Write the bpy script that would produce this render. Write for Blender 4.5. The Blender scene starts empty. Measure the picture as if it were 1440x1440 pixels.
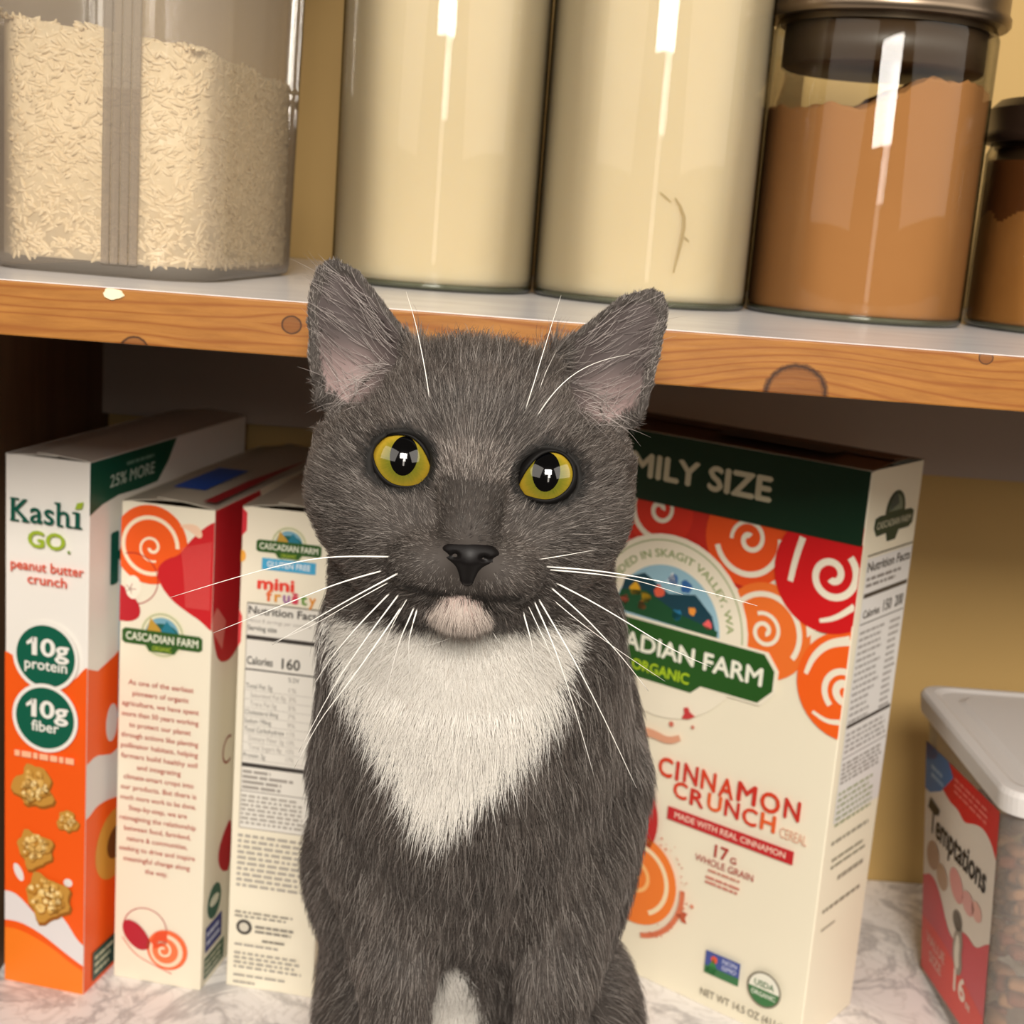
import bpy, math, random
import numpy as np
from mathutils import Vector, Matrix
from mathutils.geometry import tessellate_polygon

S = 0.01                       # everything below is written in centimetres
scene = bpy.context.scene
COL = scene.collection
FUR_N = 1.0
rng = np.random.default_rng(7)
random.seed(7)

# ------------------------------------------------------------------ camera
F_PX = 1977.86
CAM = np.array([0.0, -48.43, 40.535])
YAW, PITCH, ROLL = -0.0042, 0.2058, 0.0759
_cy, _sy, _cp, _sp = math.cos(YAW), math.sin(YAW), math.cos(PITCH), math.sin(PITCH)
FWD = np.array([-_sy*_cp, _cy*_cp, -_sp])
_r = np.array([_cy, _sy, 0.0]); _u = np.cross(_r, FWD)
RGT = math.cos(ROLL)*_r + math.sin(ROLL)*_u
UPV = -math.sin(ROLL)*_r + math.cos(ROLL)*_u
cd = bpy.data.cameras.new('camera'); cam = bpy.data.objects.new('camera', cd); COL.objects.link(cam)
cam.matrix_world = Matrix(((RGT[0], UPV[0], -FWD[0], CAM[0]*S), (RGT[1], UPV[1], -FWD[1], CAM[1]*S), (RGT[2], UPV[2], -FWD[2], CAM[2]*S), (0, 0, 0, 1)))
cd.sensor_width = 36; cd.lens = 36*F_PX/1440
cd.clip_start = 0.01; cd.clip_end = 50
cd.dof.use_dof = True; cd.dof.focus_distance = 0.385; cd.dof.aperture_fstop = 26
scene.camera = cam

# ------------------------------------------------------------------ world, lamps, exposure
scene.view_settings.view_transform = 'Standard'; scene.view_settings.look = 'None'
scene.view_settings.gamma = 1.0; scene.view_settings.use_curve_mapping = False
scene.view_settings.exposure = 0.14
world = bpy.data.worlds.new('World'); scene.world = world; world.use_nodes = True
world.node_tree.nodes['Background'].inputs[0].default_value = (1.0, 0.80, 0.58, 1)
world.node_tree.nodes['Background'].inputs[1].default_value = 0.035

def area_light(name, loc, target, sx, sy, power, color):
    l = bpy.data.lights.new(name, 'AREA'); l.shape = 'RECTANGLE'; l.size = sx*S; l.size_y = sy*S
    l.energy = power; l.color = color
    o = bpy.data.objects.new(name, l); COL.objects.link(o)
    o.location = Vector(loc)*S
    o.rotation_euler = (Vector(target)-Vector(loc)).to_track_quat('-Z', 'Y').to_euler()
    return o
area_light('ceiling_lamp', (4, -150, 112), (0, 0, 28), 60, 44, 31.0, (1.0, 0.935, 0.85))
area_light('doorway_light', (24, -240, 122), (0, 0, 40), 30, 84, 9.5, (1.0, 0.935, 0.85))
area_light('ceiling_lamp', (-130, -110, 116), (0, 0, 32), 190, 120, 12.0, (1.0, 0.92, 0.82))
area_light('ceiling_lamp', (140, -95, 116), (0, 0, 32), 190, 120, 14.0, (1.0, 0.92, 0.82))
area_light('jar_streak_light', (16, -260, 66), (0, 0, 40), 22, 90, 2.6, (1.0, 0.91, 0.8))  # added dim tall light, draws the jar highlights further down the glass

# ------------------------------------------------------------------ helpers
def at(px, py, y):
    """the point whose depth is y cm on the sight line of a photo pixel"""
    d = FWD + (px-720)/F_PX*RGT - (py-720)/F_PX*UPV
    return CAM + d*((y-CAM[1])/d[1])
def srgb(r, g, b):
    return tuple(((c/255)/12.92 if c/255 <= .04045 else ((c/255+.055)/1.055)**2.4) for c in (r, g, b)) + (1,)

def mat(name, col=(200, 200, 200), rough=.5, spec=.5, **kw):
    m = bpy.data.materials.new(name); m.use_nodes = True
    b = m.node_tree.nodes['Principled BSDF']
    b.inputs['Base Color'].default_value = srgb(*col); b.inputs['Roughness'].default_value = rough
    b.inputs['Specular IOR Level'].default_value = spec
    for k, v in kw.items(): b.inputs[k.replace('_', ' ')].default_value = v
    return m
class NT:
    def __init__(s, m): s.m = m; s.t = m.node_tree; s.b = s.t.nodes.get('Principled BSDF')
    def n(s, typ, **kw):
        x = s.t.nodes.new('ShaderNode'+typ)
        for k, v in kw.items():
            if k[0] == 'i' and k[1:].isdigit(): s.set(x.inputs[int(k[1:])], v)
            else: setattr(x, k, v)
        return x
    def set(s, sock, v):
        if hasattr(v, 'is_output'): s.t.links.new(v, sock)
        else: sock.default_value = v
    def math(s, op, a, b=0.0, c=None, clamp=False):
        x = s.n('Math', operation=op, use_clamp=clamp); s.set(x.inputs[0], a); s.set(x.inputs[1], b)
        if c is not None: s.set(x.inputs[2], c)
        return x.outputs[0]
    def mix(s, f, a, b):
        x = s.n('Mix', data_type='RGBA'); s.set(x.inputs[0], f); s.set(x.inputs[6], a); s.set(x.inputs[7], b); return x.outputs[2]
    def ramp(s, f, stops):
        x = s.n('ValToRGB'); s.set(x.inputs[0], f); e = x.color_ramp.elements
        while len(e) < len(stops): e.new(0.5)
        for q, (p, c) in zip(e, stops): q.position = p; q.color = c
        return x.outputs[0]
    def coord(s, which='Object', scale=(1, 1, 1)):
        c = s.n('TexCoord').outputs[which]; mp = s.n('Mapping'); s.set(mp.inputs[0], c); mp.inputs[3].default_value = scale; return mp.outputs[0]
    def noise(s, v, scale, detail=3, rough=.5, dist=0.):
        x = s.n('TexNoise'); s.set(x.inputs['Vector'], v); x.inputs['Scale'].default_value = scale; x.inputs['Detail'].default_value = detail
        x.inputs['Roughness'].default_value = rough; x.inputs['Distortion'].default_value = dist; return x.outputs[0]
    def bump(s, h, strength=.2, dist=.001):
        x = s.n('Bump'); x.inputs['Strength'].default_value = strength; x.inputs['Distance'].default_value = dist; s.set(x.inputs['Height'], h)
        s.set(s.b.inputs['Normal'], x.outputs[0])

def link_mesh(name, verts, faces, material, parent=None, smooth=False, cm=True, idx=None):
    me = bpy.data.meshes.new(name)
    v = np.asarray(verts, float)*(S if cm else 1)
    me.from_pydata(v.tolist(), [], [list(map(int, f)) for f in faces])
    for m in (material if isinstance(material, (list, tuple)) else [material]): me.materials.append(m)
    if idx is not None: me.polygons.foreach_set('material_index', np.asarray(idx, dtype=np.int32))
    if smooth: me.polygons.foreach_set('use_smooth', np.ones(len(me.polygons), bool))
    me.update()
    o = bpy.data.objects.new(name, me); COL.objects.link(o)
    if parent: o.parent = parent
    return o
def empty(name, loc=(0, 0, 0), rz=0.0):
    o = bpy.data.objects.new(name, None); COL.objects.link(o); o.location = Vector(loc)*S; o.rotation_euler.z = rz; o.empty_display_size = .02; return o
def tag(o, label=None, cat=None, group=None, kind=None):
    if label: o['label'] = label
    if cat: o['category'] = cat
    if group: o['group'] = group
    if kind: o['kind'] = kind
    return o
def join(parts):
    V = []; Fc = []; n = 0
    for v, f in parts:
        V += [tuple(p) for p in v]; Fc += [[i+n for i in q] for q in f]; n += len(v)
    return V, Fc
def box_vf(x0, x1, y0, y1, z0, z1):
    v = [(x, y, z) for x in (x0, x1) for y in (y0, y1) for z in (z0, z1)]
    return v, [(0, 1, 3, 2), (4, 6, 7, 5), (0, 4, 5, 1), (2, 3, 7, 6), (0, 2, 6, 4), (1, 5, 7, 3)]
def bevel(o, w, seg=2):
    m = o.modifiers.new('bevel', 'BEVEL'); m.width = w*S; m.segments = seg; m.limit_method = 'ANGLE'; m.harden_normals = False
    return o
def lathe_vf(prof, seg=96, cx=0., cy=0.):
    v = []; f = []; n = len(prof)
    for k in range(seg):
        a = 2*math.pi*k/seg
        for r, z in prof: v.append((cx+r*math.cos(a), cy+r*math.sin(a), z))
    for k in range(seg):
        for i in range(n-1):
            a = k*n+i; b = ((k+1) % seg)*n+i
            f.append((a, b, b+1, a+1))
    if prof[0][0] > 1e-6: f.append([((seg-k) % seg)*n for k in range(seg)])
    if prof[-1][0] > 1e-6: f.append([k*n+n-1 for k in range(seg)])
    return v, f
def rrect(hx, hy, r, seg=8):
    pts = []
    for cx, cy, a0 in ((hx-r, hy-r, 0), (-hx+r, hy-r, 90), (-hx+r, -hy+r, 180), (hx-r, -hy+r, 270)):
        for k in range(seg+1):
            a = math.radians(a0+90*k/seg); pts.append((cx+r*math.cos(a), cy+r*math.sin(a)))
    return pts
def loft_vf(rings, cap0=True, cap1=True):
    v = [p for r in rings for p in r]; n = len(rings[0]); f = []
    for j in range(len(rings)-1):
        for i in range(n):
            a = j*n+i; b = j*n+(i+1) % n; f.append((a, b, b+n, a+n))
    if cap0: f.append(list(range(n))[::-1])
    if cap1: f.append([(len(rings)-1)*n+i for i in range(n)])
    return v, f
def tube_vf(pts, rads, seg=6):
    pts = [np.asarray(p, float) for p in pts]; rings = []
    for i, p in enumerate(pts):
        t = pts[min(i+1, len(pts)-1)]-pts[max(i-1, 0)]; t = t/np.linalg.norm(t)
        a = np.cross(t, [0.3, 0.2, 1.0]); a /= np.linalg.norm(a); b = np.cross(t, a)
        rings.append([tuple(p+rads[i]*(math.cos(2*math.pi*k/seg)*a+math.sin(2*math.pi*k/seg)*b)) for k in range(seg)])
    return loft_vf(rings)

# ------------------------------------------------------------------ printed artwork: flat shapes on a face, in cm (u to the right, v up)
PRINT = {}
def ink(c):
    if c not in PRINT:
        PRINT[c] = mat('ink_%02x%02x%02x' % c, c, .42, .4)
    return PRINT[c]
_glyph = {}
CAPH = 0.0
def text_geo(body, bold):
    k = (body, bold)
    if k not in _glyph:
        cu = bpy.data.curves.new('lettering', 'FONT'); cu.body = body; cu.size = 1.0; cu.offset = bold; cu.resolution_u = 3; cu.fill_mode = 'FRONT'
        o = bpy.data.objects.new('lettering', cu); COL.objects.link(o)
        dg = bpy.context.evaluated_depsgraph_get()
        me = bpy.data.meshes.new_from_object(o.evaluated_get(dg))
        vs = np.array([v.co[:2] for v in me.vertices]).reshape(-1, 2); fs = [list(p.vertices) for p in me.polygons]
        bpy.data.objects.remove(o); bpy.data.curves.remove(cu); bpy.data.meshes.remove(me)
        _glyph[k] = (vs, fs)
    return _glyph[k]
CAPH = float(np.ptp(text_geo('H', 0.0)[0][:, 1]))
def clip_poly(poly, rect):
    for ax, lim, sg in ((0, rect[0], 1), (0, rect[2], -1), (1, rect[1], 1), (1, rect[3], -1)):
        out = []
        for i in range(len(poly)):
            a, b = poly[i-1], poly[i]
            ia, ib = sg*(a[ax]-lim) >= 0, sg*(b[ax]-lim) >= 0
            if ia != ib:
                t = (lim-a[ax])/(b[ax]-a[ax]); out.append((a[0]+t*(b[0]-a[0]), a[1]+t*(b[1]-a[1])))
            if ib: out.append(b)
        poly = out
        if not poly: return []
    return poly
class Art:
    def __init__(s, rect): s.rect = rect; s.V = []; s.F = []; s.M = []; s.cols = []; s.layer = 0
    def _c(s, c):
        if c not in s.cols: s.cols.append(c)
        return s.cols.index(c)
    def up(s, n=1): s.layer += n; return s
    def poly(s, pts, c):
        pts = clip_poly([tuple(map(float, p)) for p in pts], s.rect)
        if len(pts) < 3: return
        b = len(s.V); s.V += [(p[0], p[1], s.layer) for p in pts]
        for t in tessellate_polygon([[Vector((p[0], p[1], 0)) for p in pts]]):
            t = list(t); A, B, C_ = (pts[i] for i in t)
            if (B[0]-A[0])*(C_[1]-A[1])-(B[1]-A[1])*(C_[0]-A[0]) < 0: t = t[::-1]
            s.F.append([b+i for i in t]); s.M.append(s._c(c))
    def rect_(s, u0, v0, u1, v1, c): s.poly([(u0, v0), (u1, v0), (u1, v1), (u0, v1)], c)
    def blob(s, pts, c, it=3):
        pts = [tuple(p) for p in pts]
        for _ in range(it):
            q = []
            for i in range(len(pts)):
                a, b = pts[i-1], pts[i]; q += [(a[0]*.75+b[0]*.25, a[1]*.75+b[1]*.25), (a[0]*.25+b[0]*.75, a[1]*.25+b[1]*.75)]
            pts = q
        s.poly(pts, c)
    def disc(s, u, v, r, c, ry=None, rot=0., n=40, a0=0, a1=360):
        ry = ry or r; cr, sr = math.cos(math.radians(rot)), math.sin(math.radians(rot)); p = []
        full = abs(a1-a0-360) < 1e-6
        for k in range(n if full else n+1):
            a = math.radians(a0+(a1-a0)*k/n); x, y = r*math.cos(a), ry*math.sin(a); p.append((u+x*cr-y*sr, v+x*sr+y*cr))
        s.poly(p, c)
    def stroke(s, pts, w, c, w1=None):
        w1 = w if w1 is None else w1
        for _ in range(3 if 3 <= len(pts) <= 8 else 0): pts = [pts[0]]+[p for a, b in zip(pts, pts[1:]) for p in ((a[0]*.75+b[0]*.25, a[1]*.75+b[1]*.25), (a[0]*.25+b[0]*.75, a[1]*.25+b[1]*.75))]+[pts[-1]]
        n = len(pts)
        ws = [w+(w1-w)*i/max(1, n-1) for i in range(n)]
        L = []; R_ = []
        for i, p in enumerate(pts):
            a = pts[max(i-1, 0)]; b = pts[min(i+1, n-1)]; dx, dy = b[0]-a[0], b[1]-a[1]; l = math.hypot(dx, dy) or 1
            nx, ny = -dy/l*ws[i]/2, dx/l*ws[i]/2
            L.append((p[0]+nx, p[1]+ny)); R_.append((p[0]-nx, p[1]-ny))
        for i in range(n-1): s.poly([R_[i], R_[i+1], L[i+1], L[i]], c)
    def ring(s, u, v, r, w, c, a0=0, a1=360, n=48): s.stroke([(u+r*math.cos(math.radians(a0+(a1-a0)*k/n)), v+r*math.sin(math.radians(a0+(a1-a0)*k/n))) for k in range(n+1)], w, c)
    def spiral(s, u, v, r0, r1, a0, turns, w, c, w1=None, n=60):
        s.stroke([(u+(r0+(r1-r0)*k/n)*math.cos(math.radians(a0)+2*math.pi*turns*k/n), v+(r0+(r1-r0)*k/n)*math.sin(math.radians(a0)+2*math.pi*turns*k/n)) for k in range(n+1)], w, c, w1)
    def text(s, body, u, v, h, c, w=None, align='L', bold=0.0, shear=0., fn=None):
        """h = height of a capital; w squeezes or stretches the line to that width"""
        vs, fs = text_geo(body, 0.0)
        if not len(vs): return
        bd = max(bold, 0)*.8; x = vs[:, 0]-vs[:, 0].min()+bd; k = h/(CAPH+2*bd); W = (x.max()+bd)*k
        kx = k if w is None else k*w/W; W = W*kx/k
        for ci, (sx, sy) in enumerate(((-bd, 0), (bd, 0), (0, -bd), (0, bd)) if bd else ((0, 0),)):
            X = (x+sx)*kx; Y = (vs[:, 1]+bd+sy)*k; X = X+shear*Y
            if fn is not None: P = [fn(a, b, W) for a, b in zip(X, Y)]
            else: P = list(zip(X-(0 if align == 'L' else W/2 if align == 'C' else W)+u, Y+v))
            b = len(s.V); r = s.rect; m = s._c(c)
            s.V += [(min(max(p[0], r[0]), r[2]), min(max(p[1], r[1]), r[3]), s.layer+.45*ci) for p in P]
            for f in fs:
                A, B, C_ = (P[i] for i in f[:3]); f = list(f)
                if (B[0]-A[0])*(C_[1]-A[1])-(B[1]-A[1])*(C_[0]-A[0]) < 0: f = f[::-1]
                s.F.append([b+i for i in f]); s.M.append(m)
    def arc_text(s, body, u, v, r, mid_deg, h, c, span=None, bold=0.):
        def fn(a, b, W):
            sp = math.radians(span) if span else W/r
            t = math.radians(mid_deg)+sp*(0.5-a/W); return (u+(r+b)*math.cos(t), v+(r+b)*math.sin(t))
        s.text(body, 0, 0, h, c, bold=bold, fn=fn)
    def lines(s, u0, u1, v_top, v_bot, n, c, h=.5, jitter=.25, words=7):
        """rows of print too small to read: broken grey dashes"""
        st = (v_top-v_bot)/n
        for i in range(n):
            v = v_top-st*(i+.5); e = u1-(u1-u0)*random.random()*jitter; x = u0
            while x < e:
                w = (u1-u0)/words*(.4+.9*random.random()); s.rect_(x, v-st*h/2, min(x+w, e), v+st*h/2, c); x += w+(u1-u0)*.03
    def build(s, name, parent, fmap):
        V = [fmap(u, v, .012+.006*l) for u, v, l in s.V]
        return link_mesh(name, V, s.F, [ink(c) for c in s.cols], parent, idx=s.M)

def wob(cx, cy, r, n=18, amp=.18, seed=0, ry=None):
    q = random.Random(seed); ph = [q.uniform(0, 6.28) for _ in range(4)]; ry = ry or r
    return [(cx+r*(1+amp*(math.sin(3*t+ph[0])*.6+math.sin(5*t+ph[1])*.5+math.sin(8*t+ph[2])*.35))*math.cos(t), cy+ry*(1+amp*(math.sin(3*t+ph[0])*.6+math.sin(5*t+ph[1])*.5+math.sin(8*t+ph[2])*.35))*math.sin(t)) for t in [2*math.pi*k/n for k in range(n)]]

# ------------------------------------------------------------------ the pantry
HB, HT = 35.29, 37.19          # under side and top of the upper shelf
m_wall = mat('wall_paint', (184, 152, 94), .6, .3); q = NT(m_wall)
q.bump(q.noise(q.coord(), 60, 3), .08)
m_left = mat('side_panel_wood', (120, 92, 66), .6, .3); q = NT(m_left)
q.set(q.b.inputs['Base Color'], q.mix(q.noise(q.coord('Object', (30, 30, 3)), 3, 4), srgb(96, 72, 52), srgb(140, 110, 82)))
m_cleat = mat('cleat_paint', (164, 150, 138), .6, .3)
tag(link_mesh('wall_back', *box_vf(-26, 60, 37, 39, -2, 75), m_wall), kind='structure')
tag(link_mesh('wall_left', *box_vf(-26.5, -24.75, -1, 37, -2, 75), m_left), kind='structure')
tag(link_mesh('trim_1', *box_vf(-24.75, 60, 35.6, 37, 27.2, HB), m_cleat), kind='structure')

m_marble = mat('marble_contact_paper', (226, 220, 214), .38, .5); q = NT(m_marble)
co = q.coord('Object', (1, 1, 1))
w1 = q.noise(co, 14, 5, .6, 1.2); w2 = q.noise(co, 30, 4, .6, 2.0)
vein = q.math('ABSOLUTE', q.math('SUBTRACT', w1, .5)); vein2 = q.math('ABSOLUTE', q.math('SUBTRACT', w2, .48))
v1 = q.math('SUBTRACT', 1.0, q.math('MULTIPLY', vein, 24.0), clamp=True); v2 = q.math('SUBTRACT', 1.0, q.math('MULTIPLY', vein2, 30.0), clamp=True)
base = q.mix(q.noise(co, 9, 3), srgb(252, 248, 245), srgb(242, 238, 236))
c1 = q.mix(q.math('MULTIPLY', v1, .6), base, srgb(150, 146, 148)); c2 = q.mix(q.math('MULTIPLY', v2, .32), c1, srgb(172, 164, 158))
q.set(q.b.inputs['Base Color'], c2)

def knot_wood(knots):
    """orange pine: grain lines along x that bend round the knots"""
    m = mat('pine_board', (200, 140, 60), .42, .45); q = NT(m)
    sx = q.n('SeparateXYZ'); q.set(sx.inputs[0], q.n('TexCoord').outputs['Object'])
    X, Y, Z = sx.outputs
    warp = 0.0; dark = 0.0; core = 0.0
    for kx, kz, r in knots:
        dx = q.math('DIVIDE', q.math('SUBTRACT', X, kx*S), r*S*2.2); dz = q.math('DIVIDE', q.math('SUBTRACT', Z, kz*S), r*S)
        d2 = q.math('ADD', q.math('MULTIPLY', dx, dx), q.math('MULTIPLY', dz, dz))
        g = q.math('EXPONENT', q.math('MULTIPLY', d2, -.35))
        warp = q.math('ADD', warp, q.math('MULTIPLY', q.math('MULTIPLY', g, q.math('SIGN', dz)), r*S*.9))
        dxc = q.math('MULTIPLY', dx, 2.0)
        dd = q.math('ADD', q.math('MULTIPLY', dxc, dxc), q.math('MULTIPLY', dz, dz))
        nz = q.noise(q.coord('Object'), 500, 3)
        rr = q.math('ADD', q.math('SQRT', dd), q.math('MULTIPLY', q.math('SUBTRACT', nz, .5), .16))
        core = q.math('MAXIMUM', core, q.math('MULTIPLY', q.math('SUBTRACT', 1.12, rr), 9.0, clamp=True))
        rim = q.math('SUBTRACT', 1.0, q.math('MULTIPLY', q.math('ABSOLUTE', q.math('SUBTRACT', rr, .98)), 6.5), clamp=True)
        dark = q.math('MAXIMUM', dark, rim)
    cc = q.n('CombineXYZ'); q.set(cc.inputs[0], q.math('MULTIPLY', X, 1.0)); q.set(cc.inputs[1], q.math('MULTIPLY', Y, 4.0))
    q.set(cc.inputs[2], q.math('SUBTRACT', Z, warp))
    mp = q.n('Mapping'); q.set(mp.inputs[0], cc.outputs[0]); mp.inputs[3].default_value = (7, 7, 55); v = mp.outputs[0]
    big = q.noise(v, 1.0, 2, .5, .3)
    zz = q.math('ADD', q.math('MULTIPLY', q.math('SUBTRACT', Z, warp), 1500.0), q.math('MULTIPLY', big, 26.0))
    zz = q.math('ADD', zz, q.math('MULTIPLY', X, -16.0))
    s1 = q.math('SINE', zz)
    line = q.math('POWER', q.math('ADD', q.math('MULTIPLY', s1, .5), .5), 6.0)
    fine = q.noise(v, 5.0, 5, .7)
    col = q.mix(fine, srgb(122, 70, 22), srgb(186, 128, 58))
    col = q.mix(q.math('MULTIPLY', line, .62), col, srgb(128, 66, 16))
    col = q.mix(q.math('MULTIPLY', core, .75), col, q.mix(fine, srgb(72, 36, 14), srgb(150, 92, 40)))
    col = q.mix(q.math('MULTIPLY', dark, .9), col, srgb(38, 18, 8))
    q.set(q.b.inputs['Base Color'], col)
    q.bump(fine, .15, .0006)
    return m
m_pine = knot_wood([(9.64, 35.35, .95), (-13.2, 35.15, .42), (-7.82, 36.38, .3), (16.0, 37.05, .22), (1.0, 36.62, .12)])

shelf = empty('wooden_shelf', (0, 0, HB)); tag(shelf, 'knotty orange pine shelf board above the cat carrying the rice and the jars', 'shelf')
b = link_mesh('board', *box_vf(-24.7, 59, 0, 36.9, 0, HT-HB-.03), m_pine, shelf); bevel(b, .06)
b.location.z = 0
# grain coordinates are world heights: keep the board mesh in place
for v in b.data.vertices: v.co.z += HB*S
b.location.z = -HB*S
m_liner = mat('grey_shelf_liner', (188, 184, 182), .22, .5); q = NT(m_liner)
q.set(q.b.inputs['Base Color'], q.mix(q.noise(q.coord('Object', (4, 20, 4)), 6, 5), srgb(240, 238, 238), srgb(206, 203, 204)))
link_mesh('shelf_liner', *box_vf(-24.7, 59, .12, 36.9, HT-HB-.03, HT-HB), m_liner, shelf)
chip = link_mesh('paint_chip', *loft_vf([[(u*r, -.02-d, v*r*.55) for u, v in wob(0, 0, .36, 32, .1, 3)] for r, d in ((1, 0), (.9, .05))]), mat('white_paint_drip', (240, 226, 190), .5), shelf)
chip.location = (-13.95*S, 0, (36.97-HB)*S)

low = empty('lower_shelf', (0, 0, 0)); tag(low, 'lower shelf covered in white marble patterned paper under the cat and the boxes', 'shelf')
b = link_mesh('board', *box_vf(-24.7, 59, -15, 36.9, -2, -.03), m_pine, low)
link_mesh('marble_liner', *box_vf(-24.7, 59, -15.03, 36.9, -.03, 0), m_marble, low)

# ------------------------------------------------------------------ glass jars
def glass_mat(name, tint=(.97, .98, .95), edge=(.06, .06, .04), haze=0.0, hazecol=(200, 190, 175), blend=.32, rough=.03):
    m = bpy.data.materials.new(name); m.use_nodes = True; q = NT(m); q.t.nodes.remove(q.b)
    lw = q.n('LayerWeight'); lw.inputs['Blend'].default_value = .5
    tc = q.ramp(lw.outputs['Facing'], [(0, tint+(1,)), (.72, tint+(1,)), (.93, edge+(1,))])
    tr = q.n('BsdfTransparent'); q.set(tr.inputs[0], tc)
    gl = q.n('BsdfGlossy'); gl.inputs['Roughness'].default_value = rough
    fr = q.n('LayerWeight'); fr.inputs['Blend'].default_value = blend
    cur = tr.outputs[0]
    if haze:
        df = q.n('BsdfDiffuse'); df.inputs[0].default_value = srgb(*hazecol)
        mh = q.n('MixShader'); mh.inputs[0].default_value = haze; q.set(mh.inputs[1], cur); q.set(mh.inputs[2], df.outputs[0]); cur = mh.outputs[0]
    mx = q.n('MixShader'); q.set(mx.inputs[0], q.math('MULTIPLY', fr.outputs['Fresnel'], .75)); q.set(mx.inputs[1], cur); q.set(mx.inputs[2], gl.outputs[0])
    q.set(q.t.nodes['Material Output'].inputs[0], mx.outputs[0])
    return m
m_glass = glass_mat('jar_glass')
m_gbase = mat('thick_glass_base', (86, 88, 70), .12, .6)
m_steel = mat('brushed_dark_steel', (140, 124, 106), .36, .5, Metallic=1.0)
m_lid_shade = mat('dark_glass_shade', (62, 46, 30), .4, .4)  # shadow and dark glass below the lids, put into one brown
m_blacklid = mat('black_lid', (30, 20, 14), .35, .5)
def powder(name, a, b_, scale, bump=.3, rough=.9):
    m = mat(name, a, rough, .15); q = NT(m); v = q.coord()
    q.set(q.b.inputs['Base Color'], q.mix(q.noise(v, scale, 5, .65), srgb(*a), srgb(*b_))); q.bump(q.noise(v, scale*6, 4), bump, .0008); return m
m_flour = powder('flour', (206, 190, 162), (198, 181, 150), 12, .12); _b = m_flour.node_tree.nodes['Principled BSDF']; _b.inputs['Subsurface Weight'].default_value = .6; _b.inputs['Subsurface Radius'].default_value = (1, .85, .6); _b.inputs['Subsurface Scale'].default_value = .02

def glass_jar(name, x, y, R, H, label, lidmat, lid_h, lid_over=.35, group=None):
    t = empty(name, (x, y, HT)); tag(t, label, 'jar', group)
    prof = [(0, .02), (R-.22, .02), (R-.08, .08), (R-.01, .22), (R, .5), (R, H-.5), (R-.12, H-.2), (R-.2, H)]
    v, f = lathe_vf(prof, 120); link_mesh('glass_body', v, f[:-1], m_glass, t, True)
    v, f = lathe_vf([(0, .03), (R-.26, .03), (R-.14, .1), (R-.1, .22), (R-.14, .3), (0, .3)], 96); link_mesh('glass_base', v, f, m_gbase, t, True)
    Rl = R+lid_over
    v, f = lathe_vf([(0, H-.25), (R-.35, H-.25), (R-.3, H+.0), (Rl-.1, H), (Rl, H+.12), (Rl, H+.4), (Rl-.12, H+.55), (Rl-.12, H+lid_h-.4), (Rl-.5, H+lid_h), (0, H+lid_h)], 120)
    lid = link_mesh('lid', v, f, lidmat, t, True)
    v, f = lathe_vf([(0, H-2.0), (R-.65, H-2.0), (R-.5, H-1.9), (R-.5, H-.2), (0, H-.2)], 96); link_mesh('under_lid_shade', v, f, m_lid_shade, lid, True)  # added solid core standing in for shadow and dark glass under the lid
    md = lid.modifiers.new('edges', 'EDGE_SPLIT'); md.split_angle = math.radians(40)
    return t
def fill(name, x, y, R, hfun, material, label, cat, zb=.32, mats_split=None):
    """loose contents of a round jar: side wall and an uneven top"""
    seg, nr, nz = 120, 26, 64; V = []; Fc = []; idx = []
    for k in range(seg):
        a = 2*math.pi*k/seg; cx, cy = math.cos(a), math.sin(a)
        h = hfun(x+R*cx, y+R*cy)
        for j in range(nz+1):
            z = zb+(h-zb)*j/nz; rr = R if j > 0 else R-.08
            V.append((x+rr*cx, y+rr*cy, HT+z))
        for j in range(1, nr):
            r = R*(1-j/nr); V.append((x+r*cx, y+r*cy, HT+hfun(x+r*cx, y+r*cy)))
    n = nz+nr; top = len(V); V.append((x, y, HT+hfun(x, y))); bot = len(V); V.append((x, y, HT+zb))
    for k in range(seg):
        a = k*n; b_ = ((k+1) % seg)*n
        for i in range(n-1):
            Fc.append((a+i, b_+i, b_+i+1, a+i+1)); zc = V[a+i][2]-HT; idx.append(0 if mats_split is None or zc < mats_split(a+i, V) else 1)
        Fc.append((a+n-1, b_+n-1, top)); idx.append(0 if mats_split is None else 1); Fc.append((a, bot, b_)); idx.append(0)
    o = link_mesh(name, V, Fc, material, None, True, idx=idx); tag(o, label, cat, kind='stuff'); return o
glass_jar('flour_jar', -4.2, 17.0, 4.6, 25, 'tall glass jar of white flour between the rice container and the second flour jar', m_steel, 2.6, .06, group='glass jars on the upper shelf')
fill('flour', -4.2, 17.0, 4.5, lambda x, y: 20+.3*math.sin(x), m_flour, 'white flour filling the tall jar next to the rice container', 'flour')
glass_jar('flour_jar', 5.32, 17.1, 4.88, 25, 'tall glass jar of cream coloured flour with a smudge, beside the cocoa jar', m_steel, 2.6, .06, group='glass jars on the upper shelf')
fill('flour', 5.32, 17.1, 4.78, lambda x, y: 20+.3*math.sin(x), m_flour, 'cream coloured flour filling the smudged jar beside the cocoa jar', 'flour')
def smudge(cx, cy, R, paths):
    P = []
    for path, w in paths:
        c = [np.array(at(px, py, cy-R)) for px, py in path]; v = []
        for i, p in enumerate(c):
            d = p[:2]-np.array([cx, cy]); d *= (R+.012)/np.linalg.norm(d); k = w*(.3+.7*math.sin(math.pi*(i+.5)/len(c)))
            n = np.array([-d[1], d[0]])/R; v += [(cx+d[0]-n[0]*k, cy+d[1]-n[1]*k, p[2]-HT), (cx+d[0]+n[0]*k, cy+d[1]+n[1]*k, p[2]-HT)]
        P.append((v, [(2*i, 2*i+1, 2*i+3, 2*i+2) for i in range(len(c)-1)]))
    return join(P)
_j = [o for o in COL.objects if o.name.startswith('flour_jar')][1]
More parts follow.
